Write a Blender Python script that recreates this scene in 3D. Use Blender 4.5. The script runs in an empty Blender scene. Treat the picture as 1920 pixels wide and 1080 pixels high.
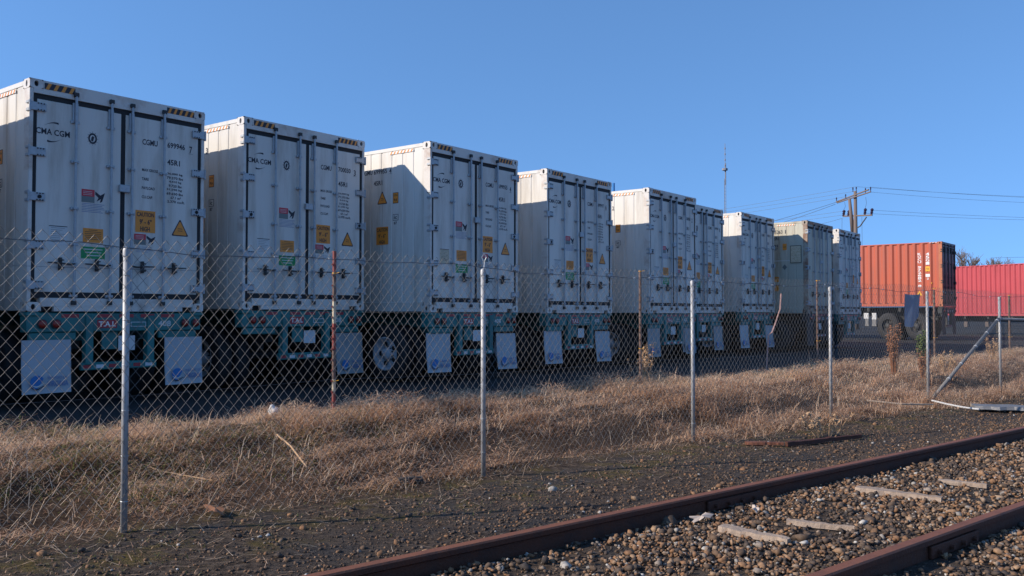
import bpy, math, random
import numpy as np
from mathutils import Vector, Matrix
random.seed(7); rng = np.random.default_rng(7)
R = math.radians
scene = bpy.context.scene
COL = scene.collection

# ------------------------------------------------------------------ camera, sky, sun
CAM_H = 1.36
cd = bpy.data.cameras.new('camera'); cam = bpy.data.objects.new('camera', cd); COL.objects.link(cam)
cam.location = (0, 0, CAM_H)
cam.rotation_euler = (R(90) + math.atan(48 / 1650), 0, 0)
cd.sensor_width = 36.0; cd.lens = 36.0 * 1650 / 1920; cd.clip_end = 6000; cd.clip_start = 0.05
scene.camera = cam
SUN_EL = R(28.5); SUN_DIR = Vector((-0.966 * math.cos(SUN_EL), -0.259 * math.cos(SUN_EL), math.sin(SUN_EL)))  # towards the sun
world = bpy.data.worlds.new('World'); scene.world = world; world.use_nodes = True
wn = world.node_tree; bgn = wn.nodes['Background']
sky = wn.nodes.new('ShaderNodeTexSky'); sky.sky_type = 'NISHITA'; sky.sun_disc = False
sky.sun_elevation = SUN_EL
sky.sun_rotation = math.atan2(SUN_DIR.x, SUN_DIR.y)
sky.altitude = 0; sky.air_density = 1.0; sky.dust_density = 0.0; sky.ozone_density = 2.4
wtc = wn.nodes.new('ShaderNodeTexCoord'); wad = wn.nodes.new('ShaderNodeVectorMath'); wad.operation = 'ADD'; wad.inputs[1].default_value = (0, 0, 0.27)
wno = wn.nodes.new('ShaderNodeVectorMath'); wno.operation = 'NORMALIZE'
wn.links.new(wtc.outputs['Generated'], wad.inputs[0]); wn.links.new(wad.outputs[0], wno.inputs[0]); wn.links.new(wno.outputs[0], sky.inputs[0])
wmx = wn.nodes.new('ShaderNodeMixRGB'); wmx.blend_type = 'MULTIPLY'; wmx.inputs[0].default_value = 1.0; wmx.inputs[2].default_value = (0.90, 1.21, 1.46, 1)   # the cold, deep blue of the clear winter air
wn.links.new(sky.outputs[0], wmx.inputs[1]); wn.links.new(wmx.outputs[0], bgn.inputs[0]); bgn.inputs[1].default_value = 0.15
sd = bpy.data.lights.new('sun', 'SUN'); sd.energy = 5.0; sd.angle = R(0.53); sd.color = (1.0, 0.90, 0.78)
sun = bpy.data.objects.new('sun', sd); COL.objects.link(sun)
sun.rotation_euler = SUN_DIR.to_track_quat('Z', 'Y').to_euler()
scene.view_settings.view_transform = 'Standard'; scene.view_settings.look = 'None'
scene.view_settings.exposure = 0.13; scene.view_settings.gamma = 1.0

# ------------------------------------------------------------------ materials
MATS = {}
def mat(name, base, rough=0.6, metal=0.0, dirt=None, dscale=3.0, damt=0.5, stretch=(1, 1, 1), bump=0.0, bscale=40.0, var=0.0, spec=0.5, lo=0.45, hi=0.75):
    m = bpy.data.materials.new(name); m.use_nodes = True; nt = m.node_tree; n = nt.nodes; l = nt.links
    b = n['Principled BSDF']; b.inputs['Roughness'].default_value = rough; b.inputs['Metallic'].default_value = metal
    b.inputs['Specular IOR Level'].default_value = spec
    col = n.new('ShaderNodeRGB'); col.outputs[0].default_value = (*base, 1); out = col.outputs[0]
    tc = n.new('ShaderNodeTexCoord')
    if dirt:
        mp = n.new('ShaderNodeMapping'); mp.inputs['Scale'].default_value = stretch; l.new(tc.outputs['Object'], mp.inputs[0])
        oi = n.new('ShaderNodeObjectInfo'); ad = n.new('ShaderNodeVectorMath'); ad.operation = 'ADD'
        sc_ = n.new('ShaderNodeMath'); sc_.operation = 'MULTIPLY'; sc_.inputs[1].default_value = 37.0
        l.new(oi.outputs['Random'], sc_.inputs[0]); l.new(mp.outputs[0], ad.inputs[0]); l.new(sc_.outputs[0], ad.inputs[1])
        nz = n.new('ShaderNodeTexNoise'); nz.inputs['Scale'].default_value = dscale; nz.inputs['Detail'].default_value = 6; nz.inputs['Roughness'].default_value = 0.65
        l.new(ad.outputs[0], nz.inputs[0])
        mr = n.new('ShaderNodeMapRange'); mr.inputs[1].default_value = lo; mr.inputs[2].default_value = hi; mr.inputs[4].default_value = damt
        l.new(nz.outputs[0], mr.inputs[0])
        mx = n.new('ShaderNodeMixRGB'); mx.inputs[2].default_value = (*dirt, 1); l.new(mr.outputs[0], mx.inputs[0]); l.new(out, mx.inputs[1]); out = mx.outputs[0]
    if var:
        oi2 = n.new('ShaderNodeObjectInfo'); hs = n.new('ShaderNodeHueSaturation'); m2 = n.new('ShaderNodeMapRange')
        m2.inputs[3].default_value = 1 - var; m2.inputs[4].default_value = 1 + var
        l.new(oi2.outputs['Random'], m2.inputs[0]); l.new(m2.outputs[0], hs.inputs['Value']); l.new(out, hs.inputs['Color']); out = hs.outputs[0]
    l.new(out, b.inputs['Base Color'])
    if bump:
        nb = n.new('ShaderNodeTexNoise'); nb.inputs['Scale'].default_value = bscale; nb.inputs['Detail'].default_value = 5
        l.new(tc.outputs['Object'], nb.inputs[0]); bp = n.new('ShaderNodeBump'); bp.inputs['Strength'].default_value = bump; bp.inputs['Distance'].default_value = 0.02
        l.new(nb.outputs[0], bp.inputs['Height']); l.new(bp.outputs[0], b.inputs['Normal'])
    MATS[name] = m; return m
mat('white_paint', (0.68, 0.64, 0.575), 0.55, dirt=(0.38, 0.32, 0.25), dscale=1.8, damt=0.7, stretch=(2.2, 2.2, 0.3), var=0.05, bump=0.08, bscale=3, lo=.48, hi=.72)
mat('frame_paint', (0.66, 0.61, 0.55), 0.5, dirt=(0.34, 0.2, 0.12), dscale=3.0, damt=0.75, lo=0.5, hi=0.75, bump=0.1, bscale=30)
mat('old_white_paint', (0.50, 0.47, 0.37), 0.55, dirt=(0.27, 0.18, 0.10), dscale=2.0, damt=0.8, stretch=(1, 1, 0.2), lo=0.48, hi=0.7)
mat('old_frame_paint', (0.42, 0.36, 0.28), 0.6, dirt=(0.2, 0.09, 0.05), dscale=4.0, damt=0.9, lo=0.4, hi=0.6)
mat('galvanised', (0.40, 0.42, 0.44), 0.5, 0.35, dirt=(0.25, 0.25, 0.25), dscale=18, damt=0.6)
mat('post_zinc', (0.42, 0.42, 0.42), 0.55, 0.3, dirt=(0.22, 0.20, 0.18), dscale=14, damt=0.6, stretch=(1, 1, .4))
mat('mesh_wire', (0.17, 0.165, 0.16), 0.5, 0.4, dirt=(0.2, 0.16, 0.13), dscale=3, damt=0.6)
mat('rubber', (0.018, 0.018, 0.02), 0.75)
mat('black', (0.012, 0.012, 0.014), 0.8)
mat('ink', (0.02, 0.022, 0.035), 0.6)
mat('amber', (0.78, 0.27, 0.03), 0.5)
mat('yellow', (0.85, 0.42, 0.03), 0.5)
mat('sticker_red', (0.55, 0.03, 0.05), 0.5)
mat('sticker_green', (0.0, 0.25, 0.07), 0.5)
mat('sticker_grey', (0.16, 0.18, 0.17), 0.5)
mat('sticker_beige', (0.62, 0.52, 0.36), 0.5, dirt=(0.3, 0.2, 0.1), dscale=20, damt=0.8)
mat('sticker_pale', (0.6, 0.6, 0.58), 0.5)
mat('ink_blue', (0.1, 0.16, 0.33), 0.5)
mat('logo_blue', (0.02, 0.16, 0.42), 0.5)
mat('teal_paint', (0.018, 0.17, 0.165), 0.5, dirt=(0.04, 0.06, 0.06), dscale=4, damt=0.6)
mat('dark_steel', (0.035, 0.038, 0.04), 0.7, dirt=(0.09, 0.05, 0.03), dscale=5, damt=0.5)
mat('red_lens', (0.25, 0.015, 0.01), 0.25)
mat('tape_red', (0.34, 0.02, 0.03), 0.4)
mat('tape_white', (0.6, 0.6, 0.6), 0.4)
mat('flap_white', (0.42, 0.43, 0.45), 0.55, dirt=(0.3, 0.31, 0.33), dscale=3, damt=0.55)
mat('flap_grey', (0.33, 0.33, 0.33), 0.6, dirt=(0.18, 0.17, 0.16), dscale=3, damt=0.7)
mat('rim_paint', (0.5, 0.5, 0.52), 0.5, dirt=(0.2, 0.15, 0.12), dscale=8, damt=0.6)
mat('orange_paint', (0.47, 0.10, 0.05), 0.5, dirt=(0.36, 0.1, 0.06), dscale=2.2, damt=0.7, stretch=(1, 1, .3))
mat('orange_post', (0.5, 0.16, 0.07), 0.6, dirt=(0.25, 0.07, 0.04), dscale=3, damt=0.8)
mat('dark_door', (0.07, 0.045, 0.045), 0.5, dirt=(0.12, 0.06, 0.04), dscale=4, damt=0.5)
mat('red_paint', (0.46, 0.06, 0.07), 0.55, dirt=(0.3, 0.04, 0.045), dscale=2.2, damt=0.6, stretch=(1, 1, .3))
mat('white_ink', (0.8, 0.78, 0.74), 0.5)
mat('rust_rail', (0.10, 0.030, 0.013), 0.75, dirt=(0.04, 0.02, 0.016), dscale=9, damt=0.8, bump=0.25, bscale=60)
mat('rust_top', (0.20, 0.07, 0.032), 0.7, dirt=(0.11, 0.04, 0.02), dscale=9, damt=0.8, bump=0.1, bscale=60)
mat('weathered_wood', (0.36, 0.27, 0.20), 0.85, dirt=(0.2, 0.14, 0.1), dscale=8, damt=0.8, stretch=(.3, 3, 3), bump=0.4, bscale=50)
mat('pole_wood', (0.17, 0.13, 0.11), 0.85, dirt=(0.16, 0.12, 0.1), dscale=5, damt=0.8, stretch=(2, 2, .2))
mat('rust_post', (0.15, 0.085, 0.06), 0.8, dirt=(0.28, 0.22, 0.19), dscale=7, damt=0.8)
mat('post_red', (0.27, 0.05, 0.04), 0.7, dirt=(0.14, 0.07, 0.05), dscale=14, damt=0.7)
mat('blue_plastic', (0.13, 0.19, 0.29), 0.5, dirt=(0.05, 0.12, 0.22), dscale=6, damt=0.6)
mat('grey_board', (0.19, 0.185, 0.18), 0.6, dirt=(0.18, 0.17, 0.16), dscale=6, damt=0.6)
mat('bark', (0.13, 0.10, 0.085), 0.9)
mat('mast_grey', (0.25, 0.24, 0.25), 0.6)
mat('wire_dark', (0.08, 0.08, 0.085), 0.6)
mat('insulator', (0.04, 0.025, 0.05), 0.3)
mat('litter_white', (0.6, 0.58, 0.55), 0.6)
mat('green_leaf', (0.09, 0.12, 0.025), 0.7, dirt=(0.07, 0.1, 0.03), dscale=20, damt=0.8)
mat('weed_rust', (0.30, 0.13, 0.06), 0.85, dirt=(0.2, 0.09, 0.05), dscale=12, damt=0.8)
mat('weed_tan', (0.46, 0.29, 0.16), 0.85, dirt=(0.3, 0.16, 0.08), dscale=12, damt=0.8)
mat('leaf_dry', (0.5, 0.4, 0.32), 0.8)
mat('stick_pink', (0.42, 0.26, 0.23), 0.6)

def ramp_mat(name, stops, rough=0.9, attr='tone', bump=0.0, trans=False):
    m = bpy.data.materials.new(name); m.use_nodes = True; n = m.node_tree.nodes; l = m.node_tree.links
    b = n['Principled BSDF']; b.inputs['Roughness'].default_value = rough; b.inputs['Specular IOR Level'].default_value = 0.25
    a = n.new('ShaderNodeAttribute'); a.attribute_name = attr; r = n.new('ShaderNodeValToRGB'); r.color_ramp.interpolation = 'LINEAR'
    while len(r.color_ramp.elements) < len(stops): r.color_ramp.elements.new(0.5)
    for e, (p, c) in zip(r.color_ramp.elements, stops): e.position = p; e.color = (*c, 1)
    l.new(a.outputs['Fac'], r.inputs[0])
    tc = n.new('ShaderNodeTexCoord'); nz = n.new('ShaderNodeTexNoise'); nz.inputs['Scale'].default_value = 60; nz.inputs['Detail'].default_value = 3
    l.new(tc.outputs['Object'], nz.inputs[0]); mr = n.new('ShaderNodeMapRange'); mr.inputs[1].default_value = .3; mr.inputs[2].default_value = .7; mr.inputs[3].default_value = 0.7; mr.inputs[4].default_value = 1.25
    l.new(nz.outputs[0], mr.inputs[0]); hs = n.new('ShaderNodeHueSaturation'); l.new(mr.outputs[0], hs.inputs['Value']); l.new(r.outputs[0], hs.inputs['Color'])
    l.new(hs.outputs[0], b.inputs['Base Color'])
    if trans:
        tr = n.new('ShaderNodeBsdfTranslucent'); ms_ = n.new('ShaderNodeMixShader'); ms_.inputs[0].default_value = 0.42; l.new(hs.outputs[0], tr.inputs[0])
        l.new(b.outputs[0], ms_.inputs[1]); l.new(tr.outputs[0], ms_.inputs[2]); l.new(ms_.outputs[0], n['Material Output'].inputs[0])
    MATS[name] = m; return m
ramp_mat('stone', [(0.0, (0.055, 0.045, 0.04)), (0.25, (0.13, 0.085, 0.055)), (0.48, (0.25, 0.13, 0.065)), (0.66, (0.31, 0.20, 0.12)), (0.82, (0.22, 0.195, 0.17)), (0.95, (0.40, 0.36, 0.31)), (1.0, (0.58, 0.55, 0.5))], 0.8)
ramp_mat('dry_blade', [(0.0, (0.08, 0.045, 0.03)), (0.22, (0.37, 0.20, 0.12)), (0.5, (0.70, 0.44, 0.27)), (0.75, (0.86, 0.60, 0.40)), (0.93, (0.9, 0.72, 0.52)), (0.97, (0.16, 0.17, 0.04)), (1.0, (0.16, 0.19, 0.05))], 0.75, trans=True)

# ------------------------------------------------------------------ mesh builder
class MB:
    def __init__(s): s.v = []; s.f = []; s.m = []; s.mats = []
    def mi(s, name):
        if name not in s.mats: s.mats.append(name)
        return s.mats.index(name)
    def add(s, vs, fs, mname):
        k = len(s.v); s.v += [tuple(v) for v in vs]; i = s.mi(mname)
        s.f += [tuple(k + j for j in f) for f in fs]; s.m += [i] * len(fs)
    def box(s, a, b, mname, M=None):
        x0, y0, z0 = a; x1, y1, z1 = b
        vs = [(x0,y0,z0),(x1,y0,z0),(x1,y1,z0),(x0,y1,z0),(x0,y0,z1),(x1,y0,z1),(x1,y1,z1),(x0,y1,z1)]
        if M is not None: vs = [tuple(M @ Vector(v)) for v in vs]
        s.add(vs, [(0,3,2,1),(4,5,6,7),(0,1,5,4),(1,2,6,5),(2,3,7,6),(3,0,4,7)], mname)
    def bbox(s, a, b, mname, c=0.006):          # chamfered box
        x0, y0, z0 = a; x1, y1, z1 = b; import itertools
        c = min(c, (x1-x0)/2.1, (y1-y0)/2.1, (z1-z0)/2.1)
        vs = []; idx = {}
        P = [(x0, x1), (y0, y1), (z0, z1)]
        for cx, cy, cz in itertools.product((0,1),(0,1),(0,1)):
            cr = (cx, cy, cz)
            for ax in range(3):
                p = [P[k][cr[k]] for k in range(3)]
                for k in range(3):
                    if k != ax: p[k] += c if cr[k] == 0 else -c
                idx[(cr, ax)] = len(vs); vs.append(p)
        fs = []
        for ax in range(3):
            o = [k for k in range(3) if k != ax]
            for sd_ in (0, 1):
                q = []
                for a_, b_ in ((0,0),(1,0),(1,1),(0,1)):
                    cr = [0,0,0]; cr[ax] = sd_; cr[o[0]] = a_; cr[o[1]] = b_; q.append(idx[(tuple(cr), ax)])
                fs.append(q)
        for ax in range(3):                      # edges along axis ax
            o = [k for k in range(3) if k != ax]
            for a_, b_ in itertools.product((0,1),(0,1)):
                c0 = [0,0,0]; c1 = [0,0,0]; c1[ax] = 1
                for cc in (c0, c1): cc[o[0]] = a_; cc[o[1]] = b_
                c0 = tuple(c0); c1 = tuple(c1)
                fs.append([idx[(c0,o[0])], idx[(c1,o[0])], idx[(c1,o[1])], idx[(c0,o[1])]])
        for cr in itertools.product((0,1),(0,1),(0,1)): fs.append([idx[(cr,0)], idx[(cr,1)], idx[(cr,2)]])
        s.add(vs, fs, mname)
    def tube(s, p, q, r0, mname, n=8, r1=None, caps=True):
        p = Vector(p); q = Vector(q); r1 = r0 if r1 is None else r1; d = (q - p).normalized()
        a = d.orthogonal().normalized(); b = d.cross(a); vs = []
        for c, r in ((p, r0), (q, r1)):
            for i in range(n):
                t = 2 * math.pi * i / n; vs.append(c + a * (r * math.cos(t)) + b * (r * math.sin(t)))
        fs = [(i, (i+1) % n, n + (i+1) % n, n + i) for i in range(n)]
        if caps: fs += [tuple(range(n-1, -1, -1)), tuple(range(n, 2*n))]
        s.add(vs, fs, mname)
    def path(s, pts, r, mname, n=5):
        pts = [Vector(p) for p in pts]; vs = []; ref = None
        for i, p in enumerate(pts):
            d = (pts[min(i+1, len(pts)-1)] - pts[max(i-1, 0)]).normalized()
            if ref is None: ref = d.orthogonal().normalized()
            a = (ref - d * ref.dot(d)).normalized(); b = d.cross(a); ref = a
            rr = r[i] if isinstance(r, (list, tuple)) else r
            for k in range(n):
                t = 2 * math.pi * k / n; vs.append(p + a * (rr * math.cos(t)) + b * (rr * math.sin(t)))
        fs = [(i*n+k, i*n+(k+1) % n, (i+1)*n+(k+1) % n, (i+1)*n+k) for i in range(len(pts)-1) for k in range(n)]
        fs += [tuple(range(n-1, -1, -1)), tuple(range((len(pts)-1)*n, len(pts)*n))]
        s.add(vs, fs, mname)
    def lathe(s, prof, axis_o, axis, mname, n=20):          # prof: (r, along)
        o = Vector(axis_o); d = Vector(axis).normalized(); a = d.orthogonal().normalized(); b = d.cross(a); vs = []
        for r, h in prof:
            for i in range(n):
                t = 2*math.pi*i/n; vs.append(o + d*h + a*(r*math.cos(t)) + b*(r*math.sin(t)))
        fs = [(j*n+i, j*n+(i+1) % n, (j+1)*n+(i+1) % n, (j+1)*n+i) for j in range(len(prof)-1) for i in range(n)]
        s.add(vs, fs, mname)
    # flat marks: pts in plane coordinates (a, v); plane 'rear' a=u ; plane 'left' a=s
    def flat(s, plane, pts, off, mname, faces=None):
        if plane == 'rear': vs = [(a, -off, v) for a, v in pts]
        elif plane == 'left': vs = [(-off, a, v) for a, v in pts]
        s.add(vs, faces or [tuple(range(len(pts)))], mname)
    def rect(s, plane, a0, v0, a1, v1, off, mname): s.flat(plane, [(a0,v0),(a1,v0),(a1,v1),(a0,v1)], off, mname)
    def text(s, plane, string, a0, v0, a1, v1, off, mname, slant=0.0):
        vs, fs = text_geo(string)
        pts = [(a0 + (a1-a0)*(x + slant*y), v0 + (v1-v0)*y) for x, y in vs]
        s.flat(plane, pts, off, mname, fs)
    def build(s, name, parent=None, smooth=False, loc=None, rot=None):
        me = bpy.data.meshes.new(name); me.from_pydata(s.v, [], s.f)
        for m in s.mats: me.materials.append(MATS[m])
        me.polygons.foreach_set('material_index', s.m)
        if smooth:
            try: me.shade_smooth()
            except Exception: pass
        me.update()
        o = bpy.data.objects.new(name, me); COL.objects.link(o)
        if parent is not None: o.parent = parent
        if loc is not None: o.location = loc
        if rot is not None: o.rotation_euler = rot
        return o
TXT = {}
def text_geo(string):
    if string in TXT: return TXT[string]
    cu = bpy.data.curves.new('lettering', 'FONT'); cu.body = string; cu.size = 1.0; cu.offset = 0.022; cu.resolution_u = 2
    ob = bpy.data.objects.new('lettering', cu)
    me = bpy.data.meshes.new_from_object(ob)
    vs = [(v.co.x, v.co.y) for v in me.vertices]; fs = [tuple(p.vertices) for p in me.polygons]
    x0 = min(v[0] for v in vs); x1 = max(v[0] for v in vs); y0 = min(v[1] for v in vs); y1 = max(v[1] for v in vs)
    vs = [((x-x0)/(x1-x0), (y-y0)/max(y1-y0, 1e-6)) for x, y in vs]
    bpy.data.objects.remove(ob); bpy.data.curves.remove(cu); bpy.data.meshes.remove(me)
    TXT[string] = (vs, fs); return TXT[string]
def empty(name, loc, rz=0.0):
    o = bpy.data.objects.new(name, None); COL.objects.link(o); o.location = loc; o.rotation_euler = (0, 0, rz); o.empty_display_size = 0.3
    return o
def tag(o, label=None, cat=None, group=None, kind=None):
    if label: o['label'] = label
    if cat: o['category'] = cat
    if group: o['group'] = group
    if kind: o['kind'] = kind
    return o
def copy_tree(o, parent=None, skip=()):
    c = o.copy(); COL.objects.link(c); c.parent = parent
    for ch in list(KIDS.get(o.name, [])):
        if ch.name.split('.')[0] in skip: continue
        d = copy_tree(ch, c, skip)
    return c
KIDS = {}
def index_kids():
    KIDS.clear()
    for o in COL.objects:
        if o.parent is not None: KIDS.setdefault(o.parent.name, []).append(o)

# ------------------------------------------------------------------ frames of reference on the ground
TF = R(48.1); FD = (math.sin(TF), math.cos(TF)); FN = (-math.cos(TF), math.sin(TF))       # fence: along, and away from the track
TR = R(50.2); RD = (math.sin(TR), math.cos(TR)); RN = (-math.cos(TR), math.sin(TR))       # rails
def F(s, d, z=0.0): return (FD[0]*s + FN[0]*d, FD[1]*s + FN[1]*d, z)
def RL(s, d, z=0.0): return (RD[0]*s + RN[0]*d, RD[1]*s + RN[1]*d, z)
def sstep(a, b, x):
    t = np.clip((x - a) / (b - a), 0, 1); return t*t*(3-2*t)
def wav(x, y):
    return (np.sin(x*1.3+y*.7)+np.sin(x*2.9-y*2.1+1)+.6*np.sin(x*5.3+y*4.1+2)+.4*np.sin(x*9.1-y*7.3))/3.0
def gz(x, y):
    x = np.asarray(x, float); y = np.asarray(y, float)
    d = FN[0]*x + FN[1]*y; s = FD[0]*x + FD[1]*y
    near = 1 - sstep(30, 60, np.abs(s))
    z = 0.012*wav(x, y)*near
    z = z + sstep(5.5, 8.3, d)*0.24*(1-sstep(9.0, 9.9, d)*.75) + (0.05*wav(x*.8+3, y*.8)+.025*wav(x*2.1, y*2.3+1))*sstep(5.6, 7, d)*(1-sstep(9.0, 9.6, d))*near
    dr = RN[0]*x + RN[1]*y
    z = z + 0.02*(1-sstep(3.6, 4.3, dr))
    z = z - 0.08*sstep(5.85, 6.1, d+.12*wav(x*2, y*2))*(1-sstep(6.4, 7.0, d+.2*wav(x*1.1, y*1.1)))*sstep(-.5, .2, wav(x*.8+7, y*.8))*near
    return z - 0.1*sstep(9.5, 10.2, d)
ASPH = 0.15
# ------------------------------------------------------------------ ground sheet
def grid_obj(name, ss, ds, fn, mt, frame=F):
    S, Dm = np.meshgrid(ss, ds, indexing='ij'); fx = frame(1, 0)[:2]; fy = frame(0, 1)[:2]
    X = fx[0]*S + fy[0]*Dm; Y = fx[1]*S + fy[1]*Dm; Z = fn(X, Y)
    v = np.stack([X, Y, Z], -1).reshape(-1, 3); ns, nd = len(ss), len(ds)
    i = np.arange(ns-1)[:, None]*nd + np.arange(nd-1)[None, :]
    f = np.stack([i, i+nd, i+nd+1, i+1], -1).reshape(-1, 4)
    me = np_mesh(name, v, f); me.materials.append(mt); me.polygons.foreach_set('use_smooth', np.ones(len(f), bool))
    o = bpy.data.objects.new(name, me); COL.objects.link(o); return o
def np_mesh(name, v, f, tone=None):
    me = bpy.data.meshes.new(name); nf, k = f.shape
    me.vertices.add(len(v)); me.vertices.foreach_set('co', v.astype(np.float32).ravel())
    me.loops.add(nf*k); me.loops.foreach_set('vertex_index', f.astype(np.int32).ravel())
    me.polygons.add(nf); me.polygons.foreach_set('loop_start', (np.arange(nf)*k).astype(np.int32))
    me.polygons.foreach_set('loop_total', np.full(nf, k, np.int32))
    if tone is not None:
        a = me.attributes.new('tone', 'FLOAT', 'FACE'); a.data.foreach_set('value', tone.astype(np.float32))
    me.update(calc_edges=True); me.validate(); return me
def ground_mat():
    m = bpy.data.materials.new('cinder_soil'); m.use_nodes = True; n = m.node_tree.nodes; l = m.node_tree.links
    b = n['Principled BSDF']; b.inputs['Roughness'].default_value = 0.95; b.inputs['Specular IOR Level'].default_value = 0.15
    tc = n.new('ShaderNodeTexCoord')
    def noise(sc, det=6, ro=.6):
        z = n.new('ShaderNodeTexNoise'); z.inputs['Scale'].default_value = sc; z.inputs['Detail'].default_value = det; z.inputs['Roughness'].default_value = ro
        l.new(tc.outputs['Object'], z.inputs[0]); return z.outputs[0]
    def ramp(src, stops):
        r = n.new('ShaderNodeValToRGB')
        while len(r.color_ramp.elements) < len(stops): r.color_ramp.elements.new(.5)
        for e, (p, c) in zip(r.color_ramp.elements, stops): e.position = p; e.color = (*c, 1)
        l.new(src, r.inputs[0]); return r.outputs[0]
    soil = ramp(noise(14, 8, .75), [(.32, (.02, .016, .013)), (.46, (.075, .053, .038)), (.58, (.145, .105, .076)), (.75, (.24, .185, .14))])
    patch = ramp(noise(1.1, 3), [(.45, (0, 0, 0)), (.62, (1, 1, 1))])
    soil2 = ramp(noise(30, 6, .7), [(.35, (.032, .026, .023)), (.55, (.09, .076, .066)), (.75, (.18, .155, .135))])
    mx = n.new('ShaderNodeMixRGB'); l.new(patch, mx.inputs[0]); l.new(soil, mx.inputs[1]); l.new(soil2, mx.inputs[2])
    # moss near the foot of the fence
    dd = n.new('ShaderNodeVectorMath'); dd.operation = 'DOT_PRODUCT'; dd.inputs[1].default_value = (FN[0], FN[1], 0); l.new(tc.outputs['Object'], dd.inputs[0])
    def band(lo0, lo1, hi0, hi1):
        a = n.new('ShaderNodeMapRange'); a.interpolation_type = 'SMOOTHSTEP'; a.inputs[1].default_value = lo0; a.inputs[2].default_value = lo1; l.new(dd.outputs['Value'], a.inputs[0])
        c = n.new('ShaderNodeMapRange'); c.interpolation_type = 'SMOOTHSTEP'; c.inputs[1].default_value = hi0; c.inputs[2].default_value = hi1; c.inputs[3].default_value = 1; c.inputs[4].default_value = 0; l.new(dd.outputs['Value'], c.inputs[0])
        q = n.new('ShaderNodeMath'); q.operation = 'MULTIPLY'; l.new(a.outputs[0], q.inputs[0]); l.new(c.outputs[0], q.inputs[1]); return q.outputs[0]
    mossn = ramp(noise(2.6, 7, .7), [(.49, (0, 0, 0)), (.63, (.85, .85, .85))])
    q = n.new('ShaderNodeMath'); q.operation = 'MULTIPLY'; l.new(mossn, q.inputs[0]); l.new(band(4.55, 4.95, 5.8, 6.3), q.inputs[1])
    mossc = ramp(noise(40, 4), [(.3, (.06, .045, .015)), (.7, (.23, .165, .05))])
    m2 = n.new('ShaderNodeMixRGB'); l.new(q.outputs[0], m2.inputs[0]); l.new(mx.outputs[0], m2.inputs[1]); l.new(mossc, m2.inputs[2])
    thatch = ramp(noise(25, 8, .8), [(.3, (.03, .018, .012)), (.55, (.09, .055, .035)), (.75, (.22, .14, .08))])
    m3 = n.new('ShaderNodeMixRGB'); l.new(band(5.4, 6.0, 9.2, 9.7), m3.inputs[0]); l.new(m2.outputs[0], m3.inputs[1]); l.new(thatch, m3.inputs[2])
    l.new(m3.outputs[0], b.inputs['Base Color'])
    ad = n.new('ShaderNodeMath'); ad.operation = 'ADD'; l.new(noise(35, 8, .75), ad.inputs[0]); l.new(noise(9, 4), ad.inputs[1])
    bp = n.new('ShaderNodeBump'); bp.inputs['Strength'].default_value = 1.0; bp.inputs['Distance'].default_value = .035; l.new(ad.outputs[0], bp.inputs['Height']); l.new(bp.outputs[0], b.inputs['Normal'])
    return m
gs = np.concatenate([np.linspace(-3000, -60, 12), np.linspace(-50, -2, 25), np.linspace(-1.5, 22, 320), np.linspace(22.5, 60, 60), np.linspace(80, 4000, 16)])
gd = np.concatenate([np.linspace(-3000, -50, 8), np.linspace(-40, 1, 20), np.linspace(1.2, 10.4, 150), np.linspace(11, 60, 12), np.linspace(100, 4000, 12)])
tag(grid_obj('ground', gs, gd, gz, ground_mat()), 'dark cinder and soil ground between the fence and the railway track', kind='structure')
def asphalt_mat():
    m = mat('asphalt', (0.034, 0.033, 0.033), 0.9, dirt=(0.018, 0.018, 0.019), dscale=0.7, damt=0.8, bump=0.4, bscale=90, spec=0.2); return m
as_ = np.concatenate([np.linspace(-400, -20, 8), np.linspace(-10, 60, 90), np.linspace(80, 900, 12)])
ad_ = np.concatenate([np.linspace(9.35, 12, 8), np.linspace(14, 60, 16), np.linspace(100, 800, 8)])
def az(x, y):
    d = FN[0]*x + FN[1]*y; return ASPH + 0.01*wav(x*.2, y*.2)*0 - 0.12*(1-sstep(9.35, 9.8, d+0.2*wav(x*1.5, y*1.5)))
tag(grid_obj('asphalt_yard', as_, ad_, az, asphalt_mat()), 'dark asphalt of the container yard behind the fence', kind='structure')

# ------------------------------------------------------------------ stones
def ico(sub):
    t = (1+5**.5)/2
    v = np.array([(-1,t,0),(1,t,0),(-1,-t,0),(1,-t,0),(0,-1,t),(0,1,t),(0,-1,-t),(0,1,-t),(t,0,-1),(t,0,1),(-t,0,-1),(-t,0,1)], float); v /= np.linalg.norm(v[0])
    f = [(0,11,5),(0,5,1),(0,1,7),(0,7,10),(0,10,11),(1,5,9),(5,11,4),(11,10,2),(10,7,6),(7,1,8),(3,9,4),(3,4,2),(3,2,6),(3,6,8),(3,8,9),(4,9,5),(2,4,11),(6,2,10),(8,6,7),(9,8,1)]
    for _ in range(sub):
        nv = list(map(tuple, v)); cache = {}; nf = []
        def mid(a, b):
            k = (min(a, b), max(a, b))
            if k not in cache: p = (np.array(nv[a])+np.array(nv[b])); p /= np.linalg.norm(p); cache[k] = len(nv); nv.append(tuple(p))
            return cache[k]
        for a, b, c in f:
            x, y, z = mid(a, b), mid(b, c), mid(c, a); nf += [(a,x,z),(b,y,x),(c,z,y),(x,y,z)]
        v = np.array(nv); f = nf
    return v, np.array(f)
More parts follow.
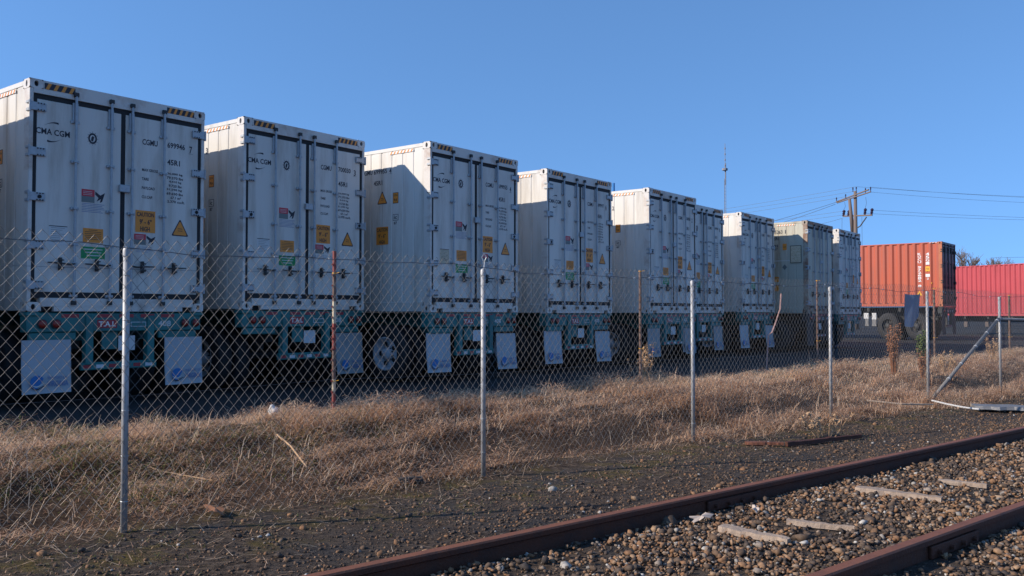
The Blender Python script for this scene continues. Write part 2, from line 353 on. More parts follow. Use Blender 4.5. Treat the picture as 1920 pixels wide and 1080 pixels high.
def scatter_stones(name, pos, size, tone, sub, zf=0.25):
    N = len(pos); v0, f0 = ico(sub); tv = []
    for k in range(10):
        w = v0.copy()
        w *= rng.uniform(.72, 1.2, (len(w), 1)) if sub == 0 else 1.0
        for _ in range(4):                     # chop facets
            nrm = rng.normal(size=3); nrm /= np.linalg.norm(nrm); h = rng.uniform(.32, .72); dd = w @ nrm; w = w - np.outer(np.maximum(dd-h, 0), nrm)
        w *= rng.uniform(.65, 1.35, 3); tv.append(w)
    tv = np.array(tv); k = rng.integers(0, 10, N); W = tv[k]*size[:, None, None]
    q = rng.normal(size=(N, 4)); q /= np.linalg.norm(q, axis=1)[:, None]; a, b, c, d = q.T
    M = np.array([[a*a+b*b-c*c-d*d, 2*(b*c-a*d), 2*(b*d+a*c)], [2*(b*c+a*d), a*a-b*b+c*c-d*d, 2*(c*d-a*b)], [2*(b*d-a*c), 2*(c*d+a*b), a*a-b*b-c*c+d*d]]).transpose(2, 0, 1)
    W = np.einsum('nij,nkj->nki', M, W); W[..., 2] *= .75
    W += pos[:, None, :]; W[..., 2] += size[:, None]*zf
    Fc = (f0[None] + (np.arange(N)*len(v0))[:, None, None]).reshape(-1, 3)
    me = np_mesh(name, W.reshape(-1, 3), Fc, np.repeat(tone, len(f0))); me.materials.append(MATS['stone'])
    o = bpy.data.objects.new(name, me); COL.objects.link(o); return o
def rand_rail(n, s0, s1, d0, d1):
    s = rng.uniform(s0, s1, n); d = rng.uniform(d0, d1, n); x = RD[0]*s+RN[0]*d; y = RD[1]*s+RN[1]*d; return x, y, s, d
D1, D2, RTOP = 3.78, 2.28, 0.14
def tones(n, x, y):
    t = rng.beta(1.25, 1.6, n)*.97; cl = wav(x*1.7, y*1.7)
    t = np.where((cl < -.3) & (rng.random(n) < .7), t*.3, t); t = np.where(rng.random(n) < .015, 1.0, t); return t*.97
xs, ys, s_, d_ = rand_rail(78000, 1.0, 15, 0.9, 3.72)
keep = (np.abs(d_-D2) > .05) & (rng.random(78000) < .35+.65*sstep(-.35, -.05, wav(xs*2.3+2, ys*2.3))); xs, ys = xs[keep], ys[keep]; N = len(xs)
sz = rng.gamma(2.9, .0031, N)+.0035
pos = np.stack([xs, ys, gz(xs, ys)+rng.uniform(-.005, .02, N)], 1)
tag(scatter_stones('ballast_gravel', pos, sz, tones(N, xs, ys), 0), 'brown, grey and white ballast stones between and beside the rusty rails', 'gravel', kind='stuff')
xs, ys, s_, d_ = rand_rail(15000, 15, 45, 0.9, 3.72); N = len(xs)
# pebbles on the cinder strip
n = 60000; xs, ys, s_, d_ = rand_rail(n, -1, 26, 3.82, 5.6); dn = np.exp(-(d_-3.8)*1.6)+.22
k = rng.random(n) < dn*np.where(s_ > 14, .5, 1); xs, ys = xs[k], ys[k]; N = len(xs)
sz = rng.gamma(2.2, .0028, N)+.0025; t = rng.beta(1.2, 2.8, N)*.85; t = np.where(rng.random(N) < .016, rng.uniform(.9, 1, N), t)
pos = np.stack([xs, ys, gz(xs, ys)], 1)
tag(scatter_stones('pebbles', pos, sz, t, 0), 'small pebbles and grit scattered on the dark soil beside the track', 'pebbles', kind='stuff')

# ------------------------------------------------------------------ rails
def rail(name, d, label):
    root = empty(name, RL(-12, d, 0.0), math.atan2(RD[1], RD[0])); tag(root, label, 'rail', 'rusty rails of the track')
    prof = [(-.066,-.012),(-.066,.0),(-.012,.014),(-.009,.09),(-.034,.103),(-.036,.13),(-.028,.139),(.028,.139),(.036,.13),(.034,.103),(.009,.09),(.012,.014),(.066,.0),(.066,-.012)]
    L = [0, 8, 12, 14, 16, 18, 20, 24, 30, 40, 60, 100]; mb = MB(); k = len(prof)
    vs = [(x, y, z) for x in L for y, z in prof]
    for j in range(len(L)-1):
        for i in range(k):
            a = j*k+i; b = j*k+(i+1) % k
            mb.add([vs[a], vs[b], vs[b+k], vs[a+k]], [(0,1,2,3)], 'rust_top' if i in (5,6,7) else 'rust_rail')
    mb.build('rail_section', root)
    for xj in (17.15, 28.6):
        j = MB(); j.bbox((xj-.3, -.032, .018), (xj+.3, -.0125, .088), 'rust_rail', .004)
        for q in range(4): j.tube((xj-.22+q*.147, -.032, .052), (xj-.22+q*.147, -.055, .052), .014, 'rust_rail', 6)
        j.build('joint_bar', root)
    for q in range(46):
        if 10 < q*.55+0.4 < 26:
            x = q*.55+.4; c = MB(); c.bbox((x-.012, -.085, -.0), (x+.012, -.05, .022), 'rust_rail', .004); c.build('rail_spike', root)
    return root
rail('rail', D1, 'rusty rail farther from the camera, next to the dark soil strip')
rail('rail', D2, 'rusty rail nearest the camera in the lower right corner, between two beds of stones')

# ------------------------------------------------------------------ weathered wood, litter
def plank(p0, p1, W, H, label, m='weathered_wood', name='weathered_board', cat='board', z=None, seed=1):
    rr = random.Random(seed); x = (p0[0]+p1[0])/2; y = (p0[1]+p1[1])/2; L = math.dist(p0, p1); rz = math.atan2(p1[1]-p0[1], p1[0]-p0[0])
    root_z = (float(gz(x, y)) + .03) if z is None else z
    mb = MB(); N_ = 14; vs = []
    for i in range(N_+1):
        t = i/N_; xx = (t-.5)*L; w = W*(.5+.5*math.sin(math.pi*min(1, t*1.3+.15))) * rr.uniform(.78, 1.15)/2; h = H*rr.uniform(.75, 1.1); j = rr.uniform(-.05, .05)*W
        vs += [(xx, -w+j, -.02), (xx, w+j, -.02), (xx, w*.85+j, h), (xx, -w*.85+j, h*.8)]
    fs = [(i*4+a, i*4+(a+1) % 4, i*4+4+(a+1) % 4, i*4+4+a) for i in range(N_) for a in range(4)] + [(0,3,2,1), (N_*4, N_*4+1, N_*4+2, N_*4+3)]
    mb.add(vs, fs, m)
    o = mb.build(name, None, loc=(x, y, root_z), rot=(0, 0, rz)); return tag(o, label, cat)
plank((2.57, 6.61), (3.02, 6.22), .10, .02, 'long pale weathered board lying on the stones between the rails', seed=3)
plank((1.28, 5.44), (1.60, 5.12), .10, .018, 'short pale split board lying on the stones near the middle of the bottom edge', seed=5)
plank((1.73, 5.58), (2.08, 5.38), .04, .015, 'thin pale splinter of wood between the two larger boards on the stones', seed=6)
plank((3.35, 6.95), (3.62, 6.75), .06, .015, 'small weathered wood chip on the stones behind the long pale board', seed=8)
plank((2.40, 9.10), (2.78, 9.05), .09, .012, 'flat rust-red plate lying on the dark soil below the third fence post', 'rust_top', 'rusty_plate', 'plate', seed=9)
plank((2.80, 9.02), (3.80, 9.62), .05, .03, 'long dark rusty bar lying on the soil in front of the dry grass', 'rust_rail', 'rusty_bar', 'bar', seed=10)
plank((6.45, 12.35), (7.75, 11.95), .40, .03, 'flat grey board lying on the soil at the right edge of the picture', 'grey_board', 'grey_board', 'board', z=.06, seed=11)
plank((-.9, 7.03), (-.72, 7.1), .07, .02, 'small dark slate shard at the foot of the fence left of the second post', 'dark_steel', 'slate_shard', 'shard', seed=12)
def stick(pts, r, m, label, name='stick', cat='stick'):
    mb = MB(); mb.path(pts, r, m, 6); return tag(mb.build(name), label, cat)
stick([(6.0, 12.62, .12), (6.06, 12.3, .10), (6.12, 12.0, .09), (6.2, 11.72, .09)], .012, 'litter_white', 'thin white stick lying on the soil left of the grey board')
stick([(4.9, 12.2, .16), (5.3, 12.0, .13), (5.75, 12.05, .12)], .012, 'weathered_wood', 'bent tan stick at the edge of the dry grass left of the thin white stick')
stick([(-2.1, 7.9, .28), (-1.9, 7.6, .22), (-1.68, 7.25, .10)], .008, 'weed_tan', 'pale fallen branch leaning in the dry grass between the first two posts')
stick([(-3.05, 7.2, .16), (-2.8, 7.0, .12), (-2.5, 6.9, .09), (-2.3, 6.8, .08)], .005, 'weed_tan', 'thin pale twig in the grass just left of the nearest fence post')
# leaves and a bag
def oak_leaf(x, y, r, label, m='leaf_dry', rz=0.0):
    mb = MB(); pts = []; n = 22
    for i in range(n):
        t = 2*math.pi*i/n; rr = r*(1+.28*math.cos(7*t))*(1 if abs(math.cos(t)) > .2 else .75); pts.append((rr*math.cos(t), .55*rr*math.sin(t), .012*math.sin(3*t)+.012))
    vs = pts + [(0, 0, .02)] + [(a, b, c-.003) for a, b, c in pts] + [(0, 0, .017)]
    mb.add(vs, [(i, (i+1) % n, n) for i in range(n)] + [(n+1+(i+1) % n, n+1+i, 2*n+1) for i in range(n)] + [(i, n+1+i, n+1+(i+1) % n, (i+1) % n) for i in range(n)], m)
    return tag(mb.build('fallen_leaf', None, loc=(x, y, float(gz(x, y))+.035), rot=(R(8), R(-6), rz)), label, 'leaf')
oak_leaf(1.21, 5.66, .075, 'large pale dry leaf on the stones beside the farther rail', rz=.4)
oak_leaf(1.62, 5.9, .05, 'small dry leaf on the stones to the right of the large pale leaf', rz=1.2)
oak_leaf(-1.98, 5.9, .10, 'curled orange-brown dry leaf clump on soil right of the nearest post', 'weed_rust', 2.2)
v_, f_ = ico(2); v_ = v_*np.array([.055, .05, .06]); v_ *= (1+.25*np.sin(v_[:, :1]*70)*np.cos(v_[:, 2:]*60)); v_[:, 2] += .06
mb = MB(); mb.add([tuple(a) for a in v_], [tuple(a) for a in f_], 'litter_white')
tag(mb.build('litter_bag', None, True, loc=(-2.55, 9.45, .26)), 'small crumpled white bag in the dry grass beyond the fence', 'litter')

# ------------------------------------------------------------------ dry grass
def blades(name, x, y, h, lean, tone, width, label, cat, lift=0.0):
    N = len(x); az_ = rng.uniform(0, 2*math.pi, N); az_ = az_ + 0.0
    z = gz(x, y)-.01+lift; dx, dy = np.cos(az_), np.sin(az_); wx, wy = -dy*width/2, dx*width/2
    up = np.cos(lean); ou = np.sin(lean); up2 = np.cos(lean+.55); ou2 = np.sin(lean+.55)
    b = np.stack([x, y, z], 1); w = np.stack([wx, wy, np.zeros(N)], 1)
    m = b + np.stack([dx*ou*h*.55, dy*ou*h*.55, up*h*.55], 1); t = m + np.stack([dx*ou2*h*.45, dy*ou2*h*.45, up2*h*.45], 1)
    t[:, 2] = np.maximum(t[:, 2], z+.015)
    V = np.stack([b-w, b+w, m+w*.8, m-w*.8, t], 1).reshape(-1, 3)
    k = np.arange(N)[:, None]*5; F3 = np.concatenate([k+[0,1,2], k+[0,2,3], k+[3,2,4]], 1).reshape(-1, 3)
    me = np_mesh(name, V, F3, np.repeat(tone, 3)); me.materials.append(MATS['dry_blade'])
    o = bpy.data.objects.new(name, me); COL.objects.link(o); return tag(o, label, cat, kind='stuff')
def grass_pts(n, s0, s1, d0, d1):
    s = s0 + (s1-s0)*rng.random(n)**1.15; d = rng.uniform(d0, d1, n)
    x = FD[0]*s+FN[0]*d; y = FD[1]*s+FN[1]*d; return s, d, x, y
n = 620000; s, d, x, y = grass_pts(n, .6, 30, 4.7, 9.75)
edge = 5.75 - .35*sstep(6, 9, s) - .25*sstep(9, 14, s) + .22*wav(x*1.2, y*1.2)
hollow = sstep(5.9, 6.2, d+.12*wav(x*2, y*2))*(1-sstep(6.5, 7.1, d+.2*wav(x*1.1, y*1.1)))*sstep(-.5, .2, wav(x*.8+7, y*.8))       # eroded foot of the bank, also the mask for shade painted into the blades
dens = sstep(-.15, .45, d-edge)*(1-sstep(9.25, 9.7, d+.15*wav(x*2, y*2)))*(.3+.7*sstep(-.6, .3, wav(x*1.9+5, y*1.9)))*(1-.95*hollow)
k = rng.random(n) < dens; s, d, x, y, hollow = s[k], d[k], x[k], y[k], hollow[k]; N = len(x)
top = sstep(7.2, 9.0, d); cl = wav(x*.9+2, y*.9+1); cf = wav(x*3.1+1, y*3.3+2)
h = rng.gamma(4, .022, N)*(.6+.65*sstep(-.2, .8, cl)+.6*sstep(-.1, .6, cf)) + .02*top
h *= np.where((s > 7.0) & (d < 6.6), 1.35, 1.0)
lean = np.clip(rng.normal(1.42, .3, N)-.55*(rng.random(N) < .2)-.2*sstep(7, 12, s), .05, 1.62)
lift = rng.random(N)**1.6*(.02+.14*sstep(-.2, .7, cl)+.10*sstep(-.1, .5, cf))*(lean > 1.1)*(1-.9*hollow)
tone = np.clip(rng.beta(2.2, 1.6, N)*.9 + .2*top + .14*sstep(8, 14, s)-.06 - .16*sstep(.0, .6, -wav(x*1.4, y*1.3+4)) - .22*sstep(0, .5, -cf)-.4*hollow, 0, .95)  # hollow term darkens the blade colour, standing in for shade in the dip
green = (rng.random(N) < .30*sstep(-.1, .5, wav(x*.7, y*.7+1))*(1-sstep(4, 6.5, s))) ; tone = np.where(green, rng.uniform(.96, 1, N), tone)
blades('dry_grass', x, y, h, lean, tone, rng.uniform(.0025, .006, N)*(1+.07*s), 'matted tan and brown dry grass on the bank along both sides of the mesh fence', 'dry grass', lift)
n = 9000; s, d, x, y = grass_pts(n, .8, 24, 5.3, 9.5); k = (d > 6.2) | (s > 8) | (rng.random(n) < .12); x, y = x[k], y[k]; N = len(x)
blades('grass_stalks', x, y, rng.uniform(.12, .34, N), np.clip(rng.normal(1.15, .4, N), .0, 1.56), rng.uniform(.72, .94, N), np.full(N, .0045), 'long pale bent stalks standing out of the dry grass', 'dry stalks')
n = 5200; s, d, x, y = grass_pts(n, .5, 20, 4.1, 6.2); k = rng.random(n) < np.exp(-(5.6-d)*1.6); x, y = x[k], y[k]; N = len(x)
blades('straw_litter', x, y, rng.uniform(.04, .2, N), rng.uniform(1.4, 1.56, N), rng.uniform(.45, .94, N), np.full(N, .004), 'loose broken straw lying on the dark soil in front of the dry grass', 'straw', .02)
n = 40000; s, d, x, y = grass_pts(n, .5, 16, 4.5, 6.0); w_ = wav(x*1.6, y*1.6+2); k = (w_ > -.1) & (rng.random(n) < .7); x, y = x[k], y[k]; N = len(x)
blades('moss_and_scrub', x, y, rng.uniform(.01, .05, N), rng.uniform(.4, 1.5, N), np.where(rng.random(N) < .35, rng.uniform(.95, 1, N), rng.uniform(.0, .6, N)), np.full(N, .006), 'low olive moss and scrub on the soil at the foot of the fence', 'moss')

# ------------------------------------------------------------------ weeds that stand alone
def weed(x, y, h, spread, n, m, label, name='dry_weed', seed=1, z=None, bushy=False):
    r = random.Random(seed); z = float(gz(x, y)) if z is None else z; st = MB(); hd = MB()
    for i in range(n):
        a = r.uniform(0, 6.28); q = r.uniform(.2, 1)*spread; hh = h*r.uniform(.55, 1)
        p0 = (q*.35*math.cos(a), q*.35*math.sin(a), 0); p1 = (q*.7*math.cos(a)+r.gauss(0, .02), q*.7*math.sin(a), hh*.55); p2 = (q*math.cos(a), q*math.sin(a), hh)
        st.path([p0, p1, p2], [.006, .005, .003], m, 4)
        for k in range(34 if bushy else 26):
            t = r.uniform(.2 if bushy else .42, 1.0); c = Vector(p1).lerp(Vector(p2), (t-.5)*2) if t > .5 else Vector(p0).lerp(Vector(p1), t*2)
            e = (.035 if bushy else .02)*r.uniform(.6, 1.5); u = Vector((r.gauss(0, 1), r.gauss(0, 1), r.gauss(0, 1))).normalized(); w = u.orthogonal().normalized()
            c = c + Vector((r.gauss(0, .015), r.gauss(0, .015), r.gauss(0, .015)))
            hd.add([c-u*e, c+w*e*.45, c+u*e, c-w*e*.45], [(0,1,2,3)], m)
    root = empty(name, (x, y, z), 0); tag(root, label, 'weed'); st.build('stems', root); hd.build('leaves' if bushy else 'seed_heads', root); return root
weed(2.18, 14.6, .75, .28, 16, 'weed_tan', 'tan seed-headed dry weed at the foot of the rusty post behind the third fence post', seed=4)
weed(7.1, 16.4, 1.0, .14, 26, 'weed_rust', 'tall rust-brown dry weed left of the blue plastic sheet', seed=5)
weed(7.55, 16.2, .6, .18, 16, 'weed_rust', 'lower rust-brown weed between the tall brown weed and the fifth fence post', seed=15)
weed(9.05, 19.4, .85, .13, 12, 'green_leaf', 'green leafy weed climbing below the blue plastic sheet', name='green_weed', seed=6, bushy=True, z=.2)
weed(8.65, 17.6, .5, .2, 10, 'weed_tan', 'short tan weed beside the foot of the fifth fence post', seed=7)
weed(10.9, 20.0, .62, .16, 12, 'weed_tan', 'small tan weed in the triangle under the slanted brace pipe', seed=8)
weed(3.45, 9.75, .3, .3, 12, 'weed_tan', 'spreading tan grass tuft right of the third fence post', seed=9, name='grass_tuft')

# ------------------------------------------------------------------ chain link fence
fence = empty('chain_link_fence', F(0, 5.65, 0), 0); tag(fence, 'galvanised chain-link fence with round posts running along the track in front of the containers', 'fence')
fo = Vector(F(0, 5.65, 0))
def FP(s, z, off=0.0): return Vector((FD[0]*s+FN[0]*off, FD[1]*s+FN[1]*off, z))    # local to the fence
PS = [(-3.93, 1.80), (-1.03, 1.79), (1.873, 1.777), (4.772, 1.741), (7.67, 1.716), (10.57, 1.708), (13.47, 1.70), (16.37, 1.655), (19.27, 1.66), (22.17, 1.66), (25.07, 1.66)]
def ptop(s): return float(np.interp(s, [p[0] for p in PS], [p[1] for p in PS]))
for s, zt in PS:
    b = FP(s, 0, .028); mb = MB(); zb = float(gz(*(fo+b)[:2]))-.05
    lx = .004*math.sin(s*9)
    mb.tube((b.x, b.y, zb), (b.x+lx, b.y, zt-.012), .0205, 'post_zinc', 14)
    po = mb.build('post', fence, True); po.name = 'post'
    c = MB(); c.lathe([(.0235, -.05), (.0235, -.008), (.019, .004), (.008, .011), (0.0005, .012)], (b.x+lx, b.y, zt-.012), (0, 0, 1), 'post_zinc', 14); cp = c.build('post_cap', po, True)
    t = MB()
    for q in range(6):
        zz = .2+q*.28
        if zz < zt-.05: t.lathe([(.0225, -.003), (.0245, 0), (.0225, .003)], (b.x, b.y, zz), (.05, .0, 1), 'galvanised', 10)
    t.build('wire_tie', po)
# eyelet above the second post
e = MB(); b = FP(4.772, 0, .02); e.path([(b.x, b.y, 1.74), (b.x+.005, b.y, 1.80), (b.x+.02, b.y, 1.835), (b.x+.0, b.y, 1.865), (b.x-.02, b.y, 1.835), (b.x-.005, b.y, 1.80)], .005, 'galvanised', 5); e.build('wire_eyelet', fence)
def mesh_fabric():
    P, HZ = .036, .0435; s0, s1 = -4.0, 25.0; ns = int((s1-s0)/P); z0 = .02; r = .0019
    V = []; 
    segs = 42
    k = np.arange(segs+1); tri = np.array([(math.cos(a), math.sin(a)) for a in (0.5, 2.6, 4.7)])
    base = s0+np.arange(ns)*P
    ph = (k[None]+np.arange(ns)[:, None]) % 2                     # neighbouring strands mirror each other and hook at their bends
    S = base[:, None] + np.where(ph == 0, -.5, .5)*P*1.06
    top = np.interp(base, [p[0] for p in PS], [p[1] for p in PS]) + .065
    Z = top[:, None] - k[None]*HZ + .0*S
    sag = .010*np.sin(base*2.1)+.006*np.sin(base*5.7)
    S = S + .004*np.sin(Z*11+base[:, None]*1.3)
    O = np.where(ph == 0, -1, 1)*.0028 + (.012*np.sin(base*1.07)[:, None]*np.sin(Z*2.2)) + 0*S
    gzz = gz(FD[0]*base+FN[0]*5.65, FD[1]*base+FN[1]*5.65)
    Z = Z + sag[:, None]
    pts = np.stack([FD[0]*S+FN[0]*O, FD[1]*S+FN[1]*O, Z], -1)               # ns, segs+1, 3
    dirv = np.gradient(pts, axis=1); dirv /= np.linalg.norm(dirv, axis=2)[..., None]
    a = np.array([FN[0], FN[1], 0]); sv = np.array([FD[0], FD[1], 0.])
    off = tri[:, 0][None, None, :, None]*a*r + tri[:, 1][None, None, :, None]*sv*r*1.15
    V = (pts[:, :, None, :] + off).reshape(-1, 3)
    i = (np.arange(ns)[:, None, None]*(segs+1) + np.arange(segs)[None, :, None])*3; q = np.arange(3)[None, None]
    Fq = np.stack([i+q, i+(q+1) % 3, i+3+(q+1) % 3, i+3+q], -1).reshape(-1, 4)
    # twisted barbs on top
    me = np_mesh('wire_mesh', V, Fq); me.materials.append(MATS['mesh_wire'])
    o = bpy.data.objects.new('wire_mesh', me); COL.objects.link(o); o.parent = fence
mesh_fabric()
tw = MB(); pts = []
for i in range(0, 291):
    s = -4+i*.1; pts.append(FP(s, ptop(s)-.005+.016*math.sin(s*1.9)+.010*math.sin(s*4.3+1)+.004*math.sin(s*13), -.006))
tw.path(pts, .0026, 'wire_dark', 5); tw.build('tension_wire', fence)
cl = MB()
for i in range(26):
    s = .9+i*.62+.2*math.sin(i*3); z = ptop(s)-.005+.016*math.sin(s*1.9)+.010*math.sin(s*4.3+1)
    p = FP(s, z, -.01); q = FP(s+.03, z, -.01); cl.tube(p, q, .006, 'galvanised', 6)
cl.build('wire_clip', fence)
b0 = FP(16.33, 1.27, .03); b1 = FP(13.62, .08, .03)
mb = MB(); mb.tube(b1, b0, .026, 'grey_board', 12)
br = mb.build('brace_pipe', fence, True)
bd = MB()
for t in (.22, .4, .62, .8, .97):
    c = b1.lerp(b0, t); dd = (b0-b1).normalized()*.012; bd.tube(c-dd, c+dd, .0285, 'tape_white', 10)
bd.build('brace_band', br)
mb = MB(); mb.tube(FP(16.39, 1.27, .03), FP(19.25, 1.22, .03), .022, 'post_zinc', 12); mb.build('rail_pipe', fence, True)
mb = MB(); mb.lathe([(.024, -.03), (.03, -.03), (.03, .03), (.024, .03)], FP(16.37, 1.28, .028), (0, 0, 1), 'galvanised', 12); mb.build('brace_clamp', fence)

# second row: thin old posts at the edge of the asphalt
GRP = 'thin old posts at the edge of the asphalt'
def old_post(x, y, zt, m1, label, ties=(1.85, .62), m2=None, r=.022):
    root = empty('steel_post', (x, y, float(gz(x, y))-.05), 0); tag(root, label, 'post', GRP)
    zt = zt-root.location.z; mb = MB()
    if m2:
        z = 0; k = 0
        cuts = [0, .28, .42, .75, 1.05, 1.3, 1.62, zt]
        for a_, b_ in zip(cuts, cuts[1:]): mb.tube((0, 0, a_), (0, 0, b_), r, (m1, m2, 'rust_post')[k % 3 if k != 3 else 0], 8); k += 1
    else: mb.tube((0, 0, 0), (0, 0, zt), r, m1, 8)
    for k in range(14): mb.box((-.028, -.006-r, .15+k*.12), (-.012, -r+.004, .17+k*.12), m1)
    mb.build('shaft', root)
    for z in ties:
        t = MB(); t.lathe([(r+.002, -.006), (r+.005, 0), (r+.002, .006)], (0, 0, z), (.1, 0, 1), 'yellow', 8); t.path([(r, -.01, z), (r+.04, -.03, z+.01)], .003, 'yellow', 4); t.build('yellow_tie', root)
    return root
old_post(-2.02, 10.0, 2.07, 'post_red', 'thin post banded red, white and rust behind the fence between the first two near posts', (1.62, .4), 'sticker_beige')
old_post(2.04, 14.0, 2.04, 'rust_post', 'thin rusty brown post with a yellow tie between the second and third near posts')
old_post(6.24, 18.0, 2.05, 'rust_post', 'thin pale rusty post just left of the fourth near post', r=.018)
old_post(10.55, 22.0, 1.95, 'rust_post', 'thin dark post just right of the fifth near post, before the orange container', r=.028)
old_post(14.8, 26.2, 1.9, 'rust_post', 'thin dark post at the right edge behind the last near post', r=.03)
for q, (za, zb) in enumerate(((1.83, 'upper'), (.62, 'lower'))):
    mb = MB(); pp = [(-10.5, 2.0), (-6.2, 6.0), (-2.02, 10.0), (2.04, 14.0), (6.24, 18.0), (10.55, 22.0), (14.8, 26.2)]; P3 = []
    for (xa, ya), (xb, yb) in zip(pp, pp[1:]):
        for k in range(8): t = k/8; P3.append((xa+(xb-xa)*t+.02, ya+(yb-ya)*t-.02, za-.05*math.sin(math.pi*t)))
    mb.path(P3, .002, 'wire_dark', 4); tag(mb.build('wire_strand'), f'thin {zb} wire strand joining the old posts at the edge of the asphalt', 'wire')
stick([(5.2, 17.0, 1.75), (5.18, 17.0, 1.45), (5.1, 17.02, 1.2), (5.02, 17.0, 1.0), (4.95, 17, .95), (4.9, 17.02, .15)], .014, 'stick_pink', 'bent pinkish stick standing in front of the old beige container')
# blue sheet hung on the upper wire
mb = MB(); nx, nz = 8, 10; vs = []
for th in (0, .004):
    for i in range(nx+1):
        for j in range(nz+1):
            u = i/nx; v = j/nz; w = .46*u; bot = .74-.0*u-max(0, u-.45)*.42
            vs.append((w*(1-.12*v*(u > .5)), th+.02*math.sin(u*7+v*2), -bot*v - .02*math.sin(u*3)))
M1 = (nx+1)*(nz+1); fs = [(i*(nz+1)+j, (i+1)*(nz+1)+j, (i+1)*(nz+1)+j+1, i*(nz+1)+j+1) for i in range(nx) for j in range(nz)]
mb.add(vs, fs + [tuple(M1+a for a in f) for f in fs], 'blue_plastic')
tag(mb.build('plastic_sheet', None, True, loc=(8.93, 20.0, 1.81), rot=(0, 0, R(20))), 'small blue plastic sheet hanging on the wire in front of the orange container', 'plastic sheet')

# ------------------------------------------------------------------ shipping containers
W, H, LEN = 2.438, 2.896, 12.19
YARD_ROT = math.atan2(.7902, .6129)
def casting(mb, x, y, z, sx, sy, sz, m):
    """corner casting with its corner at (x,y,z), growing by signed sizes; outer holes on the rear and the side"""
    a = (min(x, x+sx), min(y, y+sy), min(z, z+sz)); b = (max(x, x+sx), max(y, y+sy), max(z, z+sz))
    c = .004
    def holed(o, u, v, n, w, h, rx, ry):
        o, u, v, n = map(Vector, (o, u, v, n)); K = 16; ring = []; inner = []; deep = []
        for i in range(K):
            t = 2*math.pi*(i+.5)/K; ct, st = math.cos(t), math.sin(t); k = 1/max(abs(ct), abs(st))
            ring.append(o+u*(w/2*(1+ct*k))+v*(h/2*(1+st*k))); inner.append(o+u*(w/2+rx*ct)+v*(h/2+ry*st)); deep.append(inner[-1]-n*.03)
        mb.add(ring+inner, [(i, (i+1) % K, K+(i+1) % K, K+i) for i in range(K)], m)
        mb.add(inner+deep, [(i, (i+1) % K, K+(i+1) % K, K+i) for i in range(K)], m)
        mb.add(deep, [tuple(range(K))], 'black')
    x0, y0, z0 = a; x1, y1, z1 = b
    rear = sy > 0
    if rear: holed((x0, y0, z0), (1,0,0), (0,0,1), (0,-1,0), x1-x0, z1-z0, .028, .036)
    else: mb.add([(x0,y1,z0),(x1,y1,z0),(x1,y1,z1),(x0,y1,z1)], [(0,1,2,3)], m)
    if sx > 0: holed((x0, y0, z0), (0,1,0), (0,0,1), (-1,0,0), y1-y0, z1-z0, .026, .042)
    else: holed((x1, y0, z0), (0,1,0), (0,0,1), (1,0,0), y1-y0, z1-z0, .026, .042)
    xo = x1 if sx > 0 else x0; yo = y1 if rear else y0
    mb.add([(xo,y0,z0),(xo,y1,z0),(xo,y1,z1),(xo,y0,z1)], [(0,1,2,3)], m)
    mb.add([(x0,yo,z0),(x1,yo,z0),(x1,yo,z1),(x0,yo,z1)], [(0,1,2,3)], m)
    holes = [(x0,y0,z1),(x1,y0,z1),(x1,y1,z1),(x0,y1,z1)]; mb.add(holes, [(0,1,2,3)], m)
    mb.add([(x0,y0,z0),(x1,y0,z0),(x1,y1,z0),(x0,y1,z0)], [(0,1,2,3)], m)
def hazard(mb, plane, a0, a1, v0, v1, off, n, back='ink', fore='amber'):
    mb.rect(plane, a0, v0, a1, v1, off, back); w = (a1-a0)/n; sk = w*.5
    for i in range(n):
        x = a0+i*w; mb.flat(plane, [(x+w*.12, v0), (x+w*.55, v0), (x+w*.55+w*.4, v1), (x+w*.12+w*.4, v1)], off+.0015, fore)
def triangle(mb, plane, cx, v0, v1, hw, off, sgn=1):
    def rr(g, o, m):
        pts = []; A = [(cx, v1-g*2.0), (cx-(hw-g*1.7), v0+g), (cx+(hw-g*1.7), v0+g)]
        for i in range(3):
            p = Vector(A[i]); a = (Vector(A[i-1])-p).normalized(); b = (Vector(A[(i+1) % 3])-p).normalized(); q = .022
            pts += [tuple(p+a*q), tuple(p+(a+b)*q*.3), tuple(p+b*q)]
        mb.flat(plane, pts, o, m)
    rr(0, off, 'ink'); rr(.014, off+.0015, 'amber')
    for k in range(2): mb.rect(plane, cx-sgn*.035, v0+.07+k*.03, cx+sgn*.035, v0+.078+k*.03, off+.003, 'ink')
def side_wall(prof_fn, x, v0, v1, m, name, parent, out):
    """vertical ribs: prof_fn gives (y, depth)"""
    pr = prof_fn(); mb = MB(); vs = []
    for y, dpt in pr: vs += [(x-out*dpt, y, v0), (x-out*dpt, y, v1)]
    mb.add(vs, [(2*i, 2*i+2, 2*i+3, 2*i+1) for i in range(len(pr)-1)], m)
    return mb.build(name, parent)
def reefer_prof():
    o = [(.15, .012)]; y = .15
    while y < LEN-.45: o += [(y+.21, .012), (y+.222, .020), (y+.252, .020), (y+.264, .012)]; y += .264
    return o+[(LEN-.15, .012)]
def corr_prof(p=.278, dp=.036):
    def f():
        o = [(.15, .006)]; y = .15
        while y < LEN-.15-p: o += [(y+p*.26, .006), (y+p*.5, .006+dp), (y+p*.76, .006+dp), (y+p, .006)]; y += p
        return o+[(LEN-.15, .006)]
    return f
